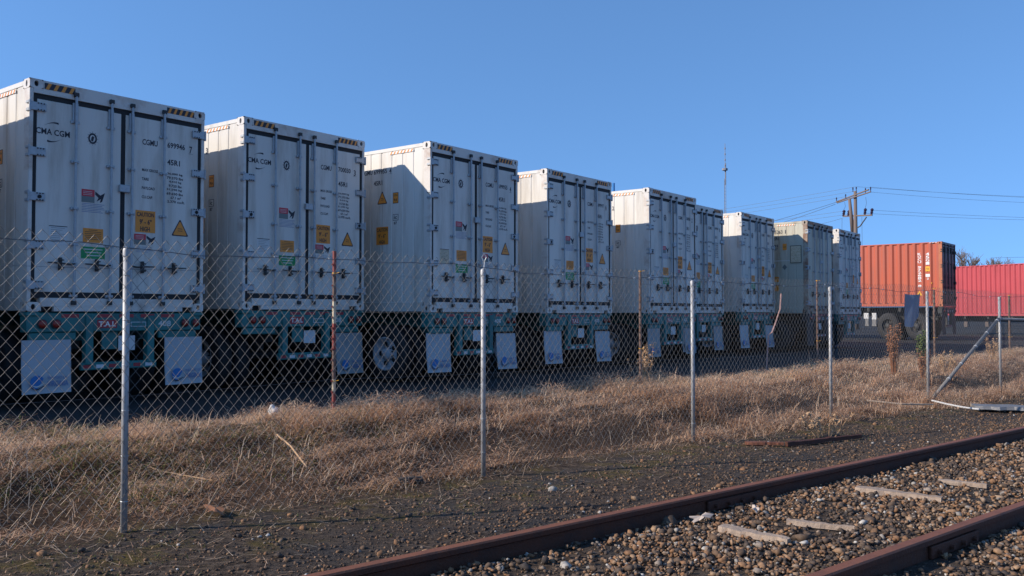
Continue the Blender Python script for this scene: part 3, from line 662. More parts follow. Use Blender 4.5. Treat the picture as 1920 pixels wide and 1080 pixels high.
def box_frame(root, fm, wm, L=LEN, bottom=.175, top=.075, doors=True, casting_m=None, post_m=None):
    casting_m = casting_m or fm; post_m = post_m or fm
    for x, sx in ((0, 1), (W, -1)):
        for y, sy in ((0, 1), (L, -1)):
            p = MB(); x0 = x if sx > 0 else x-.05; y0 = y+.004 if sy > 0 else y-.15
            p.bbox((min(x+sx*.003, x+sx*.05), y0, .118), (max(x+sx*.003, x+sx*.05), y0+.146, H-.118), post_m, .004)
            p.build('corner_post', root)
            for z, sz in ((0, 1), (H, -1)):
                c = MB(); casting(c, x, y, z, sx*.162, sy*.178, sz*.118, casting_m); c.build('corner_casting', root)
        a, b = (x+.005, x+.06) if sx > 0 else (x-.06, x-.005)
        p = MB(); p.bbox((a, .18, .01), (b, L-.18, bottom), wm, .004); p.build('bottom_rail', root)
        p = MB(); p.bbox((a, .18, H-top), (b, L-.18, H-.012), wm, .004); p.build('top_rail', root)
    p = MB(); p.box((.06, .05, H-.03), (W-.06, L-.05, H-.02), wm); p.build('roof', root)
    p = MB(); p.box((.05, .1, .12), (W-.05, L-.1, .15), 'dark_steel')
    for k in range(38): p.box((.06, .4+k*.3, .02), (W-.06, .45+k*.3, .119), 'dark_steel')
    p.build('floor', root)
    p = MB(); p.box((.05, L-.09, .05), (W-.05, L-.05, H-.05), wm); p.build('front_wall', root)
def lock_rod(parent, u, m='galvanised'):
    r = MB(); r.tube((u, -.028, .11), (u, -.028, H-.12), .0165, m, 10)
    for v in (.20, .86, 1.32, 1.92): r.bbox((u-.05, -.022, v-.018), (u+.05, .017, v+.018), m, .004); r.bbox((u-.024, -.05, v-.012), (u+.024, -.02, v+.012), m, .004)
    rod = r.build('locking_rod', parent)
    h = MB(); h.bbox((u-.035, -.014, 2.43), (u+.035, .017, 2.68), m, .005); h.bbox((u-.055, -.01, 2.415), (u+.055, .017, 2.45), m, .004)
    for k in range(3): h.tube((u+.0, -.016, 2.46+k*.09), (u+.0, -.012, 2.46+k*.09), .008, 'black', 8)
    h.build('rod_guard', rod)
    for z in (H-.14, .085): h = MB(); h.bbox((u-.03, -.045, z), (u+.03, -.003, z+.055), 'dark_steel', .006); h.build('rod_keeper', rod)
    return rod
def handle(parent, u, sgn):
    h = MB(); z = .60
    h.path([(u, -.045, z+.01), (u+sgn*.07, -.052, z), (u+sgn*.20, -.05, z+.012), (u+sgn*.34, -.046, z+.015)], [.012, .012, .010, .008], 'dark_steel', 6)
    h.bbox((u-.03, -.05, z-.02), (u+.03, -.012, z+.03), 'galvanised', .004)
    c = u+sgn*.17; h.bbox((c-.016, -.035, z-.075), (c+.016, .017, z+.085), 'dark_steel', .004); h.bbox((c-.035, -.05, z-.055), (c+.035, -.02, z-.03), 'dark_steel', .004); h.bbox((c-.035, -.05, z+.045), (c+.035, -.02, z+.06), 'dark_steel', .004)
    h.build('handle', parent)
def hinge(parent, left, v, dot, m='galvanised'):
    h = MB(); s = 1 if left else -1; o = 0 if left else W
    def X(a, b): return (o+s*a, o+s*b) if s > 0 else (o+s*b, o+s*a)
    a, b = X(-.004, .2); h.bbox((a, -.012, v-.052), (b, .017, v+.052), m, .004)
    a, b = X(-.016, .012); h.bbox((a, -.016, v-.066), (b, .07, v-.03), m, .004); h.bbox((a, -.016, v+.03), (b, .07, v+.066), m, .004)
    h.tube((o-s*.002, -.012, v-.07), (o-s*.002, -.012, v+.07), .012, m, 8)
    for k in range(3):
        for vv in (v-.04, v+.04): h.tube((o+s*(.10+k*.035), -.012, vv), (o+s*(.10+k*.035), -.020, vv), .009, 'dark_steel', 6)
    if dot: h.tube((o+s*.13, -.012, v), (o+s*.13, -.022, v), .024, 'black', 10)
    h.build('hinge', parent)
RODS = (.565, 1.035, 1.325, 1.79)
def reefer_proto(fm, wm):
    root = empty('refrigerated_container', (0, 0, 0)); box_frame(root, fm, wm)
    side_wall(reefer_prof, 0, .17, H-.075, wm, 'side_wall', root, -1)
    side_wall(reefer_prof, W, .17, H-.075, wm, 'side_wall', root, 1)
    p = MB(); p.box((.05, 0, H-.175), (W-.05, .12, H-.118), fm); p.box((.165, .0, H-.118), (W-.165, .12, H-.004), fm); p.build('header', root)
    p = MB(); zf = .062
    p.bbox((.165, .0, zf), (W-.165, .12, .172), fm, .004)
    for a, b in ((.165, .175), (.33, W-.33), (W-.175, W-.165)): p.box((a, .002, .004), (b, .12, zf), fm)
    p.box((.17, .06, .004), (.33, .07, zf), 'black'); p.box((W-.33, .06, .004), (W-.17, .07, zf), 'black'); p.build('door_sill', root)
    g = MB(); g.box((.048, .022, .172), (W-.048, .1, H-.175), 'rubber'); g.build('door_gasket', root)
    for side, (u0, u1) in enumerate(((.098, 1.188), (1.248, W-.098))):
        d = MB(); d.bbox((u0, .017, .245), (u1, .08, 2.655), wm, .006); dr = d.build('door', root)
        for u in RODS[side*2:side*2+2]: lock_rod(dr, u)
        if side == 0: handle(dr, RODS[0], -1); handle(dr, RODS[1], -1)
        else: handle(dr, RODS[2], 1); handle(dr, RODS[3], 1)
        for k, v in enumerate((2.552, 1.99, 1.43, .83, .33)): hinge(dr, side == 0, v, k == 2)
    p = MB(); p.bbox((1.155, -.03, 1.60), (1.30, .016, 1.70), 'galvanised', .008); p.build('lock_box', root)
    o = -.017+.003                                     # just proud of the door skin
    p = MB(); hazard(p, 'rear', .175, .56, H-.11, H-.03, .002, 4); p.build('hazard_stripe', root)
    p = MB(); hazard(p, 'rear', W-.60, W-.175, H-.11, H-.03, .002, 5); p.build('hazard_stripe', root)
    p = MB(); hazard(p, 'left', .98, .40, 2.765, 2.81, -.002, 7, 'white_ink', 'amber'); p.build('hazard_stripe', root)
    return root
def reefer_marks(root, number, code='45R1', bright=True, owner='CGMU', logo=True, side=True, wm='white_paint'):
    o = -.017+.002
    D = MB()
    if logo:
        D.text('rear', 'CMA CGM', .085, 2.222, .505, 2.30, o, 'ink', 0)
        for s_ in (1, -1):
            pts = []; K = 12; cu, cv = .293, 2.262
            for i in range(K+1):
                t = i/K; u = cu+s_*(-.13+.20*t); v = cv+s_*(.062+.052*math.sin(t*2.2)); pts.append((u, v))
            for i in range(K, -1, -1):
                t = i/K; u = cu+s_*(-.13+.20*t); v = cv+s_*(.062+.052*math.sin(t*2.2)+.026*t**1.5); pts.append((u, v))
            D.flat('rear', pts, o, 'ink', [(i, i+1, 2*K-i, 2*K+1-i) for i in range(K)])
        D.build('logo_lettering', root)
        D = MB(); K = 24; cu, cv = .80, 2.262          # ring emblem
        ring = [(cu+.058*math.cos(2*math.pi*i/K), cv+.072*math.sin(2*math.pi*i/K)) for i in range(K)]; rin = [(cu+.036*math.cos(2*math.pi*i/K), cv+.047*math.sin(2*math.pi*i/K)) for i in range(K)]
        D.flat('rear', ring+rin, o, 'ink', [(i, (i+1) % K, K+(i+1) % K, K+i) for i in range(K)])
        for i in range(12):
            t = 2*math.pi*i/12; a, b = math.cos(t), math.sin(t); D.flat('rear', [(cu+.064*a-.005*b, cv+.079*b+.005*a), (cu+.078*a, cv+.095*b), (cu+.064*a+.005*b, cv+.079*b-.005*a)], o, 'ink')
        D.flat('rear', [(cu-.02, cv-.03), (cu+.005, cv-.04), (cu+.022, cv+.02), (cu, cv+.035), (cu-.018, cv+.01)], o, 'ink'); D.build('ring_emblem', root)
    D = MB(); n6, chk = number
    D.text('rear', owner, 1.487, 2.29, 1.712, 2.37, o, 'ink'); D.text('rear', n6, 1.86, 2.30, 2.13, 2.38, o, 'ink'); D.text('rear', chk, 2.20, 2.27, 2.245, 2.37, o, 'ink')
    D.rect('rear', 2.188, 2.26, 2.257, 2.264, o, 'ink')
    D.text('rear', code, 1.86, 2.06, 2.055, 2.14, o, 'ink')
    for k, w in enumerate(('MAX GROSS', 'TARE', 'PAYLOAD', 'CU.CAP.')):
        D.text('rear', w, 1.487, 1.925-k*.124, 1.487+(.235, .10, .19, .165)[k], 1.965-k*.124, o, 'ink')
    for k, w in enumerate(('36.000 kg', '79.370 lbs', '4.410 kg', '9.720 lbs', '31.590 kg', '69.650 lbs', '67.1 m\u00b3', '2.370 cu.ft.')):
        wd = .24 if k < 7 else .28; x0 = (1.862, 1.855, 1.89, 1.885, 1.855, 1.855, 1.915, 1.865)[k]
        D.text('rear', w, x0, 1.918-k*.0555, x0+(.235, .25, .19, .2, .235, .25, .16, .27)[k], 1.956-k*.0555, o, 'ink')
    D.build('number_lettering', root)
    D = MB(); D.rect('rear', 1.40, 1.085, 1.69, 1.385, o, 'amber'); D.text('rear', 'CAUTION', 1.42, 1.30, 1.67, 1.36, o+.0015, 'ink'); D.text('rear', "9' - 6\"", 1.46, 1.195, 1.635, 1.265, o+.0015, 'ink'); D.text('rear', 'HIGH', 1.47, 1.10, 1.61, 1.165, o+.0015, 'ink'); D.build('caution_sticker', root)
    D = MB(); triangle(D, 'rear', 2.066, 1.07, 1.315, .135, o); D.build('warning_triangle', root)
    def dog(u0, v0, w, h):
        D = MB(); D.rect('rear', u0, v0+h*.47, u0+w*.55, v0+h, o, 'sticker_red'); D.rect('rear', u0, v0, u0+w*.55, v0+h*.47, o, 'sticker_grey')
        for k in range(3): D.rect('rear', u0+.02, v0+h*(.58+k*.12), u0+w*.45, v0+h*(.61+k*.12), o+.0015, 'sticker_pale')
        x = u0+w*.58
        D.flat('rear', [(x, v0+h*.9), (x+w*.22, v0+h*.62), (x+w*.42, v0+h*.85), (x+w*.36, v0+h*.5), (x+w*.3, v0+h*.15), (x+w*.2, v0+h*.05), (x+w*.24, v0+h*.35), (x+w*.06, v0+h*.12), (x+w*.14, v0+h*.42), (x, v0+h*.66)], o, 'ink'); D.build('warning_sticker', root)
    dog(.665, 1.42, .31, .17); dog(1.385, .915, .31, .145)
    D = MB()
    for k in range(6): D.rect('rear', .67, 1.40-k*.021, .67+(.30, .27, .29, .30, .25, .28)[k], 1.406-k*.021, o, 'ink_blue')
    D.build('notice_lettering', root); D = MB()
    for k in range(4): D.rect('rear', 1.42, .88-k*.022, 1.42+(.22, .2, .24, .17)[k], .885-k*.022, o, 'ink_blue')
    D.build('notice_lettering', root)
    D = MB(); D.rect('rear', .69, .90, .957, 1.085, o, 'amber')
    for k in range(6): D.rect('rear', .715+(.05 if k == 0 else 0), 1.06-k*.024, .93-(.05 if k == 0 else 0), 1.066-k*.024, o+.0015, 'ink')
    D.build('amber_label', root)
    D = MB(); D.rect('rear', .668, .69, .985, .845, o, 'sticker_green')
    for k in range(3): D.rect('rear', .70+.02*k, .805-k*.04, .95-.015*k, .817-k*.04, o+.0015, 'sticker_pale')
    D.build('green_label', root)
    D = MB(); D.rect('rear', .262, .84, .49, 1.08, o, 'sticker_beige' if n6 == '699955' else 'sticker_pale'); D.rect('rear', .262, 1.075, .49, 1.085, o+.001, 'ink')
    for k in range(8): D.rect('rear', .285, 1.055-k*.025, .46-(k % 3)*.03, 1.06-k*.025, o+.0015, 'sticker_grey')
    D.build('data_plate', root)
    if side:
        o2 = -.012+.002
        D = MB(); D.text('left', owner, 1.70, 2.455, 1.42, 2.54, o2, 'ink'); D.text('left', n6, 1.385, 2.45, 1.05, 2.535, o2, 'ink'); D.text('left', chk, .995, 2.44, .94, 2.53, o2, 'ink'); D.rect('left', 1.01, 2.43, .925, 2.434, o2, 'ink')
        D.text('left', code, 1.385, 2.25, 1.17, 2.335, o2, 'ink'); D.build('number_lettering', root)
        D = MB(); triangle(D, 'left', 1.168, 1.91, 2.145, .13, o2, -1); D.build('warning_triangle', root)
        D = MB(); D.rect('left', .90, 1.90, .766, 2.09, o2, 'ink'); D.rect('left', .892, 1.908, .774, 2.082, o2+.0015, 'amber'); D.text('left', '2,9 m', .88, 2.02, .79, 2.06, o2+.003, 'ink'); D.text('left', '9,6', .875, 1.935, .80, 1.985, o2+.003, 'ink'); D.build('height_sticker', root)
        D = MB(); D.rect('left', .90, 1.60, .766, 1.71, o2, 'ink'); D.rect('left', .892, 1.608, .774, 1.702, o2+.0015, wm); D.text('left', 'ic', .87, 1.625, .80, 1.69, o2+.003, 'ink'); D.text('left', '87', .875, 1.53, .80, 1.58, o2, 'ink'); D.build('code_sticker', root)
        D = MB(); D.rect('left', 1.315, 1.19, 1.015, 1.505, o2, 'amber'); D.text('left', 'CAUTION', 1.30, 1.42, 1.03, 1.485, o2+.0015, 'ink'); D.text('left', "9' - 6\"", 1.26, 1.31, 1.08, 1.38, o2+.0015, 'ink'); D.text('left', 'HIGH', 1.24, 1.205, 1.10, 1.27, o2+.0015, 'ink'); D.build('caution_sticker', root)
RG = 'white refrigerated containers parked in a row'
ZC = 1.385
EDGE = ((-7.95, 8.42), -.01, ('699931', '5'), 'white container just outside the left edge of the picture, beside container 699946 7')
R_SPECS = [((-5.96, 10.80), .0, ('699946', '7'), 'white container numbered 699946 7, nearest and leftmost of the row'),
 ((-4.01, 13.09), .035, ('700030', '3'), 'white container numbered 700030 3, second from the left'),
 ((-1.38, 14.80), .0, ('699955', '4'), 'white container numbered 699955 4 with a wide lit side, third from the left'),
 ((.70, 17.48), -.02, ('699997', '6'), 'white container in the middle of the row, just right of the second fence post'),
 ((3.15, 20.15), -.02, ('700058', '2'), 'white container left of the third fence post with another close behind its right edge'),
 ((4.46, 22.80), -.01, ('699994', '8'), 'white container mostly hidden behind its left neighbour, right of the third fence post'),
 ((6.63, 25.36), .02, ('700061', '5'), 'white container between the overlapping pair and the old beige one'),
 ((11.1, 29.8), -.04, ('700012', '9'), 'farthest white container, narrow, between the old beige one and the orange one')]
proto = reefer_proto('frame_paint', 'white_paint'); index_kids()
reefers = []
for i, (xy, dz, num, label) in enumerate(R_SPECS):
    o = proto if i == 0 else copy_tree(proto)
    o.location = (xy[0], xy[1], ZC+dz); o.rotation_euler.z = YARD_ROT+(0, .004, 0, -.006, .003, 0, -.01, .004)[i]
    tag(o, label, 'shipping container', RG); reefers.append(o)
for i, o in enumerate(reefers): reefer_marks(o, R_SPECS[i][2])
o = copy_tree(proto, None); o.location = (EDGE[0][0], EDGE[0][1], ZC+EDGE[1]); tag(o, EDGE[3], 'shipping container', RG)   # its shadow lies on the first container
for ch_ in [c for c in COL.objects if c.parent == proto and c.name.split('.')[0] in ('logo_lettering', 'ring_emblem', 'number_lettering', 'caution_sticker', 'warning_triangle', 'warning_sticker', 'notice_lettering', 'amber_label', 'green_label', 'data_plate', 'height_sticker', 'code_sticker')]: pass
reefer_marks(o, EDGE[2]); reefers.append(o)
# old beige refrigerated container
old = reefer_proto('old_frame_paint', 'old_white_paint'); old.location = (9.19, 27.3, ZC-.02); old.rotation_euler.z = YARD_ROT
tag(old, 'old beige container with rusty corners and a patched side, left of the farthest white one', 'shipping container')
D = MB(); o2 = -.012+.002
D.text('left', '45263', 1.12, 2.52, .80, 2.64, o2, 'ink'); D.text('left', '1', .72, 2.52, .69, 2.64, o2, 'ink'); D.text('left', '45R1', 1.12, 2.32, .92, 2.43, o2, 'ink'); D.build('number_lettering', old)
D = MB(); D.text('left', '82', 1.08, 2.1, .94, 2.18, o2, 'ink'); D.text('left', '57', 1.06, 2.0, .96, 2.07, o2, 'ink'); D.build('code_lettering', old)
D = MB(); D.rect('left', .80, 2.0, .67, 2.2, o2, 'amber'); D.rect('left', .78, 2.09, .69, 2.105, o2+.0015, 'ink'); D.build('height_sticker', old)
D = MB(); D.bbox((-.008, .20, 1.58), (.002, .55, 2.13), 'black', .002); D.bbox((-.012, .215, 1.595), (-.007, .535, 2.115), 'sticker_beige', .002); D.build('repair_patch', old)
D = MB(); D.flat('left', [(.74, 1.37), (.66, 1.46), (.74, 1.55), (.82, 1.46)], o2, 'sticker_grey'); D.build('diamond_placard', old)
D = MB(); D.rect('left', 1.2, 1.655, .57, 1.675, o2, 'sticker_pale'); D.build('side_strip', old)
D = MB(); D.rect('left', 1.15, 1.0, .93, 1.16, o2, 'amber'); D.text('left', 'CAUTION', 1.13, 1.09, .95, 1.13, o2+.0015, 'ink'); D.rect('left', 1.15, .7, .93, .9, o2, 'amber'); D.build('caution_sticker', old)

def dry_box(name, loc, rot, wall_m, frame_m, post_m, door_m, p, label):
    root = empty(name, loc, rot); tag(root, label, 'shipping container')
    box_frame(root, wall_m, wall_m, casting_m=frame_m, post_m=post_m, bottom=.12, top=.06)
    side_wall(corr_prof(p, .052), 0, .11, H-.055, wall_m, 'side_wall', root, -1); side_wall(corr_prof(p, .052), W, .11, H-.055, wall_m, 'side_wall', root, 1)
    q = MB(); q.bbox((.05, .002, H-.13), (W-.05, .1, H-.004), door_m, .004); q.build('header', root); q = MB(); q.bbox((.05, .002, .004), (W-.05, .1, .13), door_m, .004); q.build('door_sill', root)
    for side, (u0, u1) in enumerate(((.06, 1.21), (1.228, W-.06))):
        d = MB(); d.box((u0, .05, .14), (u1, .07, H-.14), door_m)
        for z0, z1 in ((.14, .24), (.92, 1.0), (1.46, 1.54), (2.0, 2.08), (H-.24, H-.14)): d.box((u0, .03, z0), (u1, .05, z1), door_m)
        for a in (u0, u1-.06, (u0+u1)/2-.03): d.box((a, .032, .24), (a+.06, .05, H-.24), door_m)
        dr = d.build('door', root)
        for u in (u0+.28, u1-.22): lock_rod(dr, u, 'dark_steel')
        for k, v in enumerate((2.5, 1.8, 1.1, .4)): hinge(dr, side == 0, v, False, 'dark_steel')
        handle(dr, u0+.28, 1)
    return root
orc = dry_box('dry_container', (19.13, 39.08, 1.68), R(50.6), 'orange_paint', 'orange_post', 'orange_post', 'dark_door', .33, 'bright orange corrugated container with a dark door end, near the right edge')
D = MB(); o3 = -.004
def vtext(D, s, string, v_top, v_bot, w, m):
    n = len(string); step = (v_top-v_bot)/n
    for i, ch in enumerate(string):
        if ch != ' ': D.text('left', ch, s+w/2, v_top-(i+1)*step+step*.12, s-w/2, v_top-i*step, o3, m)
vtext(D, .95, 'KOCU 972682 8', 2.42, .86, .15, 'white_ink'); vtext(D, .61, '45G1', 2.42, 1.86, .15, 'white_ink'); D.build('number_lettering', orc)
D = MB(); D.rect('left', .70, 1.58, .52, 1.80, o3, 'yellow'); D.text('left', '9,6', .66, 1.64, .56, 1.74, o3-(-.0015), 'ink'); D.build('height_sticker', orc)
D = MB(); D.rect('left', .70, 1.33, .52, 1.46, o3, 'white_ink'); D.text('left', '25', .65, 1.20, .57, 1.30, o3, 'white_ink'); D.build('code_sticker', orc)
D = MB(); D.flat('left', [(1.1, .49), (.84, .49), (.97, .72)], o3, 'yellow'); D.rect('left', .985, .54, .955, .62, o3+.0015, 'ink'); D.build('warning_triangle', orc)
D = MB(); hazard(D, 'left', .56, .19, H-.055, H-.02, o3+.001, 3, 'orange_post', 'sticker_pale'); D.build('hazard_stripe', orc)
D = MB(); D.rect('left', .475, 1.03, .43, 1.07, o3, 'yellow'); D.build('round_sticker', orc)
redc = dry_box('dry_container', (31.1, 42.0, 1.22), R(28.7), 'red_paint', 'red_paint', 'red_paint', 'red_paint', .2835, 'red corrugated container seen side-on at the right edge of the picture')

# ------------------------------------------------------------------ trailer chassis
DK = 1.235
def chassis_proto(paint, flaps=True, rimm='rim_paint'):
    root = empty('trailer_chassis', (0, 0, 0)); T = DK
    f = MB()
    for x in (.72, 1.62): f.bbox((x, .24, T-.36), (x+.12, 12.0, T-.012), paint, .01); f.box((x-.03, .24, T-.375), (x+.15, 12.0, T-.361), paint)
    for y in (1.8, 3.2, 4.6, 6.0, 7.4, 8.8, 10.2, 11.8): f.bbox((.1, y, T-.19), (W-.1, y+.12, T-.02), paint, .01)
    f.bbox((.0, 11.9, T-.19), (W, 12.1, T-.01), paint, .01)
    f.build('main_beams', root)
    f = MB(); f.bbox((.02, .03, T-.26), (W-.02, .22, T-.012), paint, .012); f.bbox((.0, .0, T-.05), (.16, .2, T-.006), paint, .004); f.bbox((W-.16, .0, T-.05), (W, .2, T-.006), paint, .004)
    for u in (.06, W-.66): f.bbox((u, .05, T-.36), (u+.58, .11, T-.262), paint, .008)
    for u in (.745, W-.745-.1): f.bbox((u, .0, T-.69), (u+.1, .12, T-.05), paint, .01)
    f.bbox((.70, .02, T-.76), (W-.70, .10, T-.66), paint, .01)
    f.bbox((1.0, .1, T-.50), (1.22, .13, T-.262), paint, .006)
    rf = f.build('rear_frame', root)
    o = -.03+.003
    for k in range(5): d = MB(); d.rect('rear', .60+k*.30 if k else .44, T-.075, .60+k*.30+.2 if k else .66, T-.03, o, 'tape_red'); d.build('reflective_strip', rf)
    for k in range(6): d = MB(); d.rect('rear', .72+k*.17, T-.735, .72+k*.17+.1, T-.69, -.02+.003, 'tape_red' if k % 2 == 0 else 'tape_white'); d.build('reflective_strip', rf)
    d = MB(); d.rect('rear', .90, T-.215, 1.17, T-.105, o, 'tape_red'); d.text('rear', 'T.A.L', .92, T-.195, 1.15, T-.125, o+.0015, 'white_ink'); d.build('owner_plate', rf)
    d = MB(); d.rect('rear', 1.36, T-.20, 1.58, T-.135, o, 'tape_white'); d.rect('rear', 1.37, T-.192, 1.57, T-.143, o+.0015, 'teal_paint'); d.text('rear', '408', 1.76, T-.20, 1.95, T-.12, o, 'sticker_pale'); d.build('number_plate', rf)
    d = MB(); d.bbox((1.225, .09, T-.52), (1.46, .1, T-.32), 'tape_white', .004); d.build('licence_plate', rf)
    for c in (.13, W-.35):
        for k in (0, 1):
            l_ = MB(); x = c+.07+k*.17; l_.lathe([(.062, 0), (.062, .022), (.05, .026)], (x, .03, T-.155), (0, -1, 0), 'dark_steel', 16)
            l_.lathe([(.052, .02), (.048, .034), (.03, .042), (.0005, .044)], (x, .03, T-.155), (0, -1, 0), 'red_lens', 16); l_.build('tail_light', root)
    # axles and wheels
    a = MB()
    for y in (1.1, 2.35): a.tube((.1, y, .52), (W-.1, y, .52), .07, 'dark_steel', 10)
    for x in (.76, 1.6): a.bbox((x, .6, .62), (x+.08, 2.9, .72), 'dark_steel', .01); a.bbox((x-.02, .4, T-.5), (x+.1, 3.1, T-.37), 'dark_steel', .01)
    for x in (.8, 1.64):
        for y in (.7, 1.72, 2.8): a.bbox((x-.04, y-.06, .6), (x+.04, y+.06, T-.4), 'dark_steel', .01)
    a.build('axle_bogie', root)
    for y in (1.1, 2.35):
        for x, s in ((.02, 1), (W-.02, -1)):
            w = MB()
            for off in (0, .33):
                c = x+s*off; w.lathe([(.29, 0), (.40, -.0), (.475, .02), (.50, .045), (.505, .14), (.50, .225), (.475, .25), (.40, .27), (.29, .27)], (c, y, .505), (s, 0, 0), 'rubber', 32)
            wh = w.build('wheel', root, True)
            r = MB(); r.lathe([(.295, .0), (.28, -.004), (.265, .02), (.25, .05), (.23, .10), (.14, .13), (.12, .09), (.10, .03), (.085, .0), (.0005, -.002)], (x, y, .505), (s, 0, 0), rimm, 32)
            for k in range(5):
                t = 2*math.pi*k/5; cy, cz = y+.175*math.cos(t), .505+.175*math.sin(t); r.lathe([(.045, .075), (.0005, .076)], (x, cy, cz), (s, 0, 0), 'black', 10)
            for k in range(10):
                t = 2*math.pi*k/10+.3; r.tube((x+s*.11, y+.115*math.cos(t), .505+.115*math.sin(t)), (x+s*.06, y+.115*math.cos(t), .505+.115*math.sin(t)), .012, 'dark_steel', 6)
            r.build('rim', wh, True)
    g = MB()
    for x in (.6, 1.72): g.bbox((x, 8.6, .12), (x+.12, 8.74, T-.2), 'dark_steel', .01); g.bbox((x-.05, 8.52, .0+.002), (x+.17, 8.82, .03), 'dark_steel', .004)
    g.build('landing_leg', root)
    for u0, wd in ((-.03, .60), (W-.57, .58)):
        m = MB(); nz = 8; nx = 4; vs = []; z1 = T-.355; hh = .665
        for th in (0, .006):
            for i in range(nx+1):
                for j in range(nz+1):
                    t = j/nz; vs.append((u0+wd*i/nx, .045+th-.035*t*t+.006*math.sin(i*1.4+t*3), z1-hh*t))
        M1 = (nx+1)*(nz+1); fs = [(i*(nz+1)+j, (i+1)*(nz+1)+j, (i+1)*(nz+1)+j+1, i*(nz+1)+j+1) for i in range(nx) for j in range(nz)]
        rim = [(0, M1, M1+nz, nz), (nx*(nz+1), nx*(nz+1)+nz, M1+nx*(nz+1)+nz, M1+nx*(nz+1)), (nz, nx*(nz+1)+nz, M1+nx*(nz+1)+nz, M1+nz)]
        m.add(vs, fs+[tuple(M1+a for a in f) for f in fs]+rim, 'flap_white' if flaps else 'rubber'); mf = m.build('mudflap', root)
        if flaps:
            d = MB(); o = -.012+.022; cu = u0+.17; cv = z1-.52; K = 20
            d.flat('rear', [(cu+.085*math.cos(math.pi*(.15+1.35*i/K)), cv+.085*math.sin(math.pi*(.15+1.35*i/K))) for i in range(K+1)], o, 'logo_blue')
            for q in (0, 1):
                pts = [(cu-.09+.2*i/K, cv-.03-q*.035+.018*math.sin(i/K*6.3+2.2)) for i in range(K+1)]; pt2 = [(a, b-.014*math.sin(math.pi*i/K)-.003) for i, (a, b) in enumerate(pts)]
                d.flat('rear', pts+pt2, o+.002, 'sticker_pale' if q == 0 else 'ink', [(i, i+1, K+2+i, K+1+i) for i in range(K)])
            d.text('rear', 'THE PORT OF', cu+.12, cv+.03, cu+.36, cv+.065, o, 'ink_blue'); d.text('rear', 'VIRGINIA', cu+.12, cv-.06, cu+.38, cv+.01, o, 'ink_blue')
            d.build('flap_lettering', mf)
    return root
ch = chassis_proto('teal_paint'); index_kids(); CH = []
names = ['leftmost container', 'second container from the left', 'third container from the left', 'container right of the second fence post', 'container left of the third fence post', 'half-hidden container right of the third fence post', 'seventh container from the left', 'farthest white container', 'container outside the left edge']
for i, o in enumerate(reefers):
    c = ch if i == 0 else copy_tree(ch, None, ('mudflap',) if i == 7 else ())
    z0 = ASPH; c.location = (o.location.x, o.location.y, z0); c.rotation_euler.z = o.rotation_euler.z; c.scale.z = (o.location.z-z0)/DK-.001
    tag(c, f'teal trailer chassis with white mudflaps under the {names[i]}' if i != 7 else 'teal trailer chassis under the farthest white container', 'trailer', 'teal trailer chassis parked in a row'); CH.append(c)
for q in KIDS.get(ch.name, []):      # each trailer's flaps hang a little differently
    pass
for i, c in enumerate(CH):
    fl = [o for o in COL.objects if o.parent == c and o.name.startswith('mudflap')]
    if i == 1:
        for g_ in [o for o in COL.objects if o.parent == fl[0]]: bpy.data.objects.remove(g_)
        bpy.data.objects.remove(fl[0]); fl = fl[1:]; c['label'] = 'teal trailer chassis with only its right mudflap left under the second container from the left'
    if i in (1, 4, 5):
        for o in fl: o.data = o.data.copy(); o.data.materials[0] = MATS['flap_grey']
    for k, o in enumerate(fl):
        o.location = (0, 0, 0)
        if i in (2, 3, 6): o.rotation_euler = (R(-2.0-k), R(1.2*(1 if k == 0 else .8)), 0)
        elif i != 0: o.rotation_euler = (R(-.6*((i*7+k*3) % 4)), R(.35*((i*5+k) % 3-1)), 0)
dark = chassis_proto('dark_steel', False, 'dark_steel')
def place_dark(c, o, label):
    c.location = (o.location.x, o.location.y, ASPH); c.rotation_euler.z = o.rotation_euler.z; c.scale.z = (o.location.z-ASPH)/DK-.001; tag(c, label, 'trailer', 'dark trailer chassis'); return c
index_kids()
place_dark(dark, old, 'dark trailer chassis under the old beige container')
c2 = place_dark(copy_tree(dark), orc, 'dark trailer chassis under the orange container')
p = MB(); p.bbox((-.02, 2.85, .75), (.06, 3.05, 1.0), 'litter_white', .01); p.bbox((-.02, 3.2, .78), (.06, 3.42, 1.0), 'litter_white', .01); p.bbox((-.02, 2.85, .5), (.06, 3.05, .74), 'grey_board', .01); p.bbox((-.02, 3.2, .5), (.06, 3.36, .77), 'grey_board', .01); p.build('side_box', c2)
c3 = place_dark(copy_tree(dark), redc, 'dark trailer chassis under the red container')
p = MB(); p.bbox((-.04, 2.2, .75), (.1, 4.6, 1.0), 'teal_paint', .02); p.bbox((-.03, 3.0, .3), (.08, 3.9, .36), 'weathered_wood', .01); p.bbox((.0, 2.7, .02), (.1, 2.8, .75), 'dark_steel', .01); p.build('side_guard', c3)

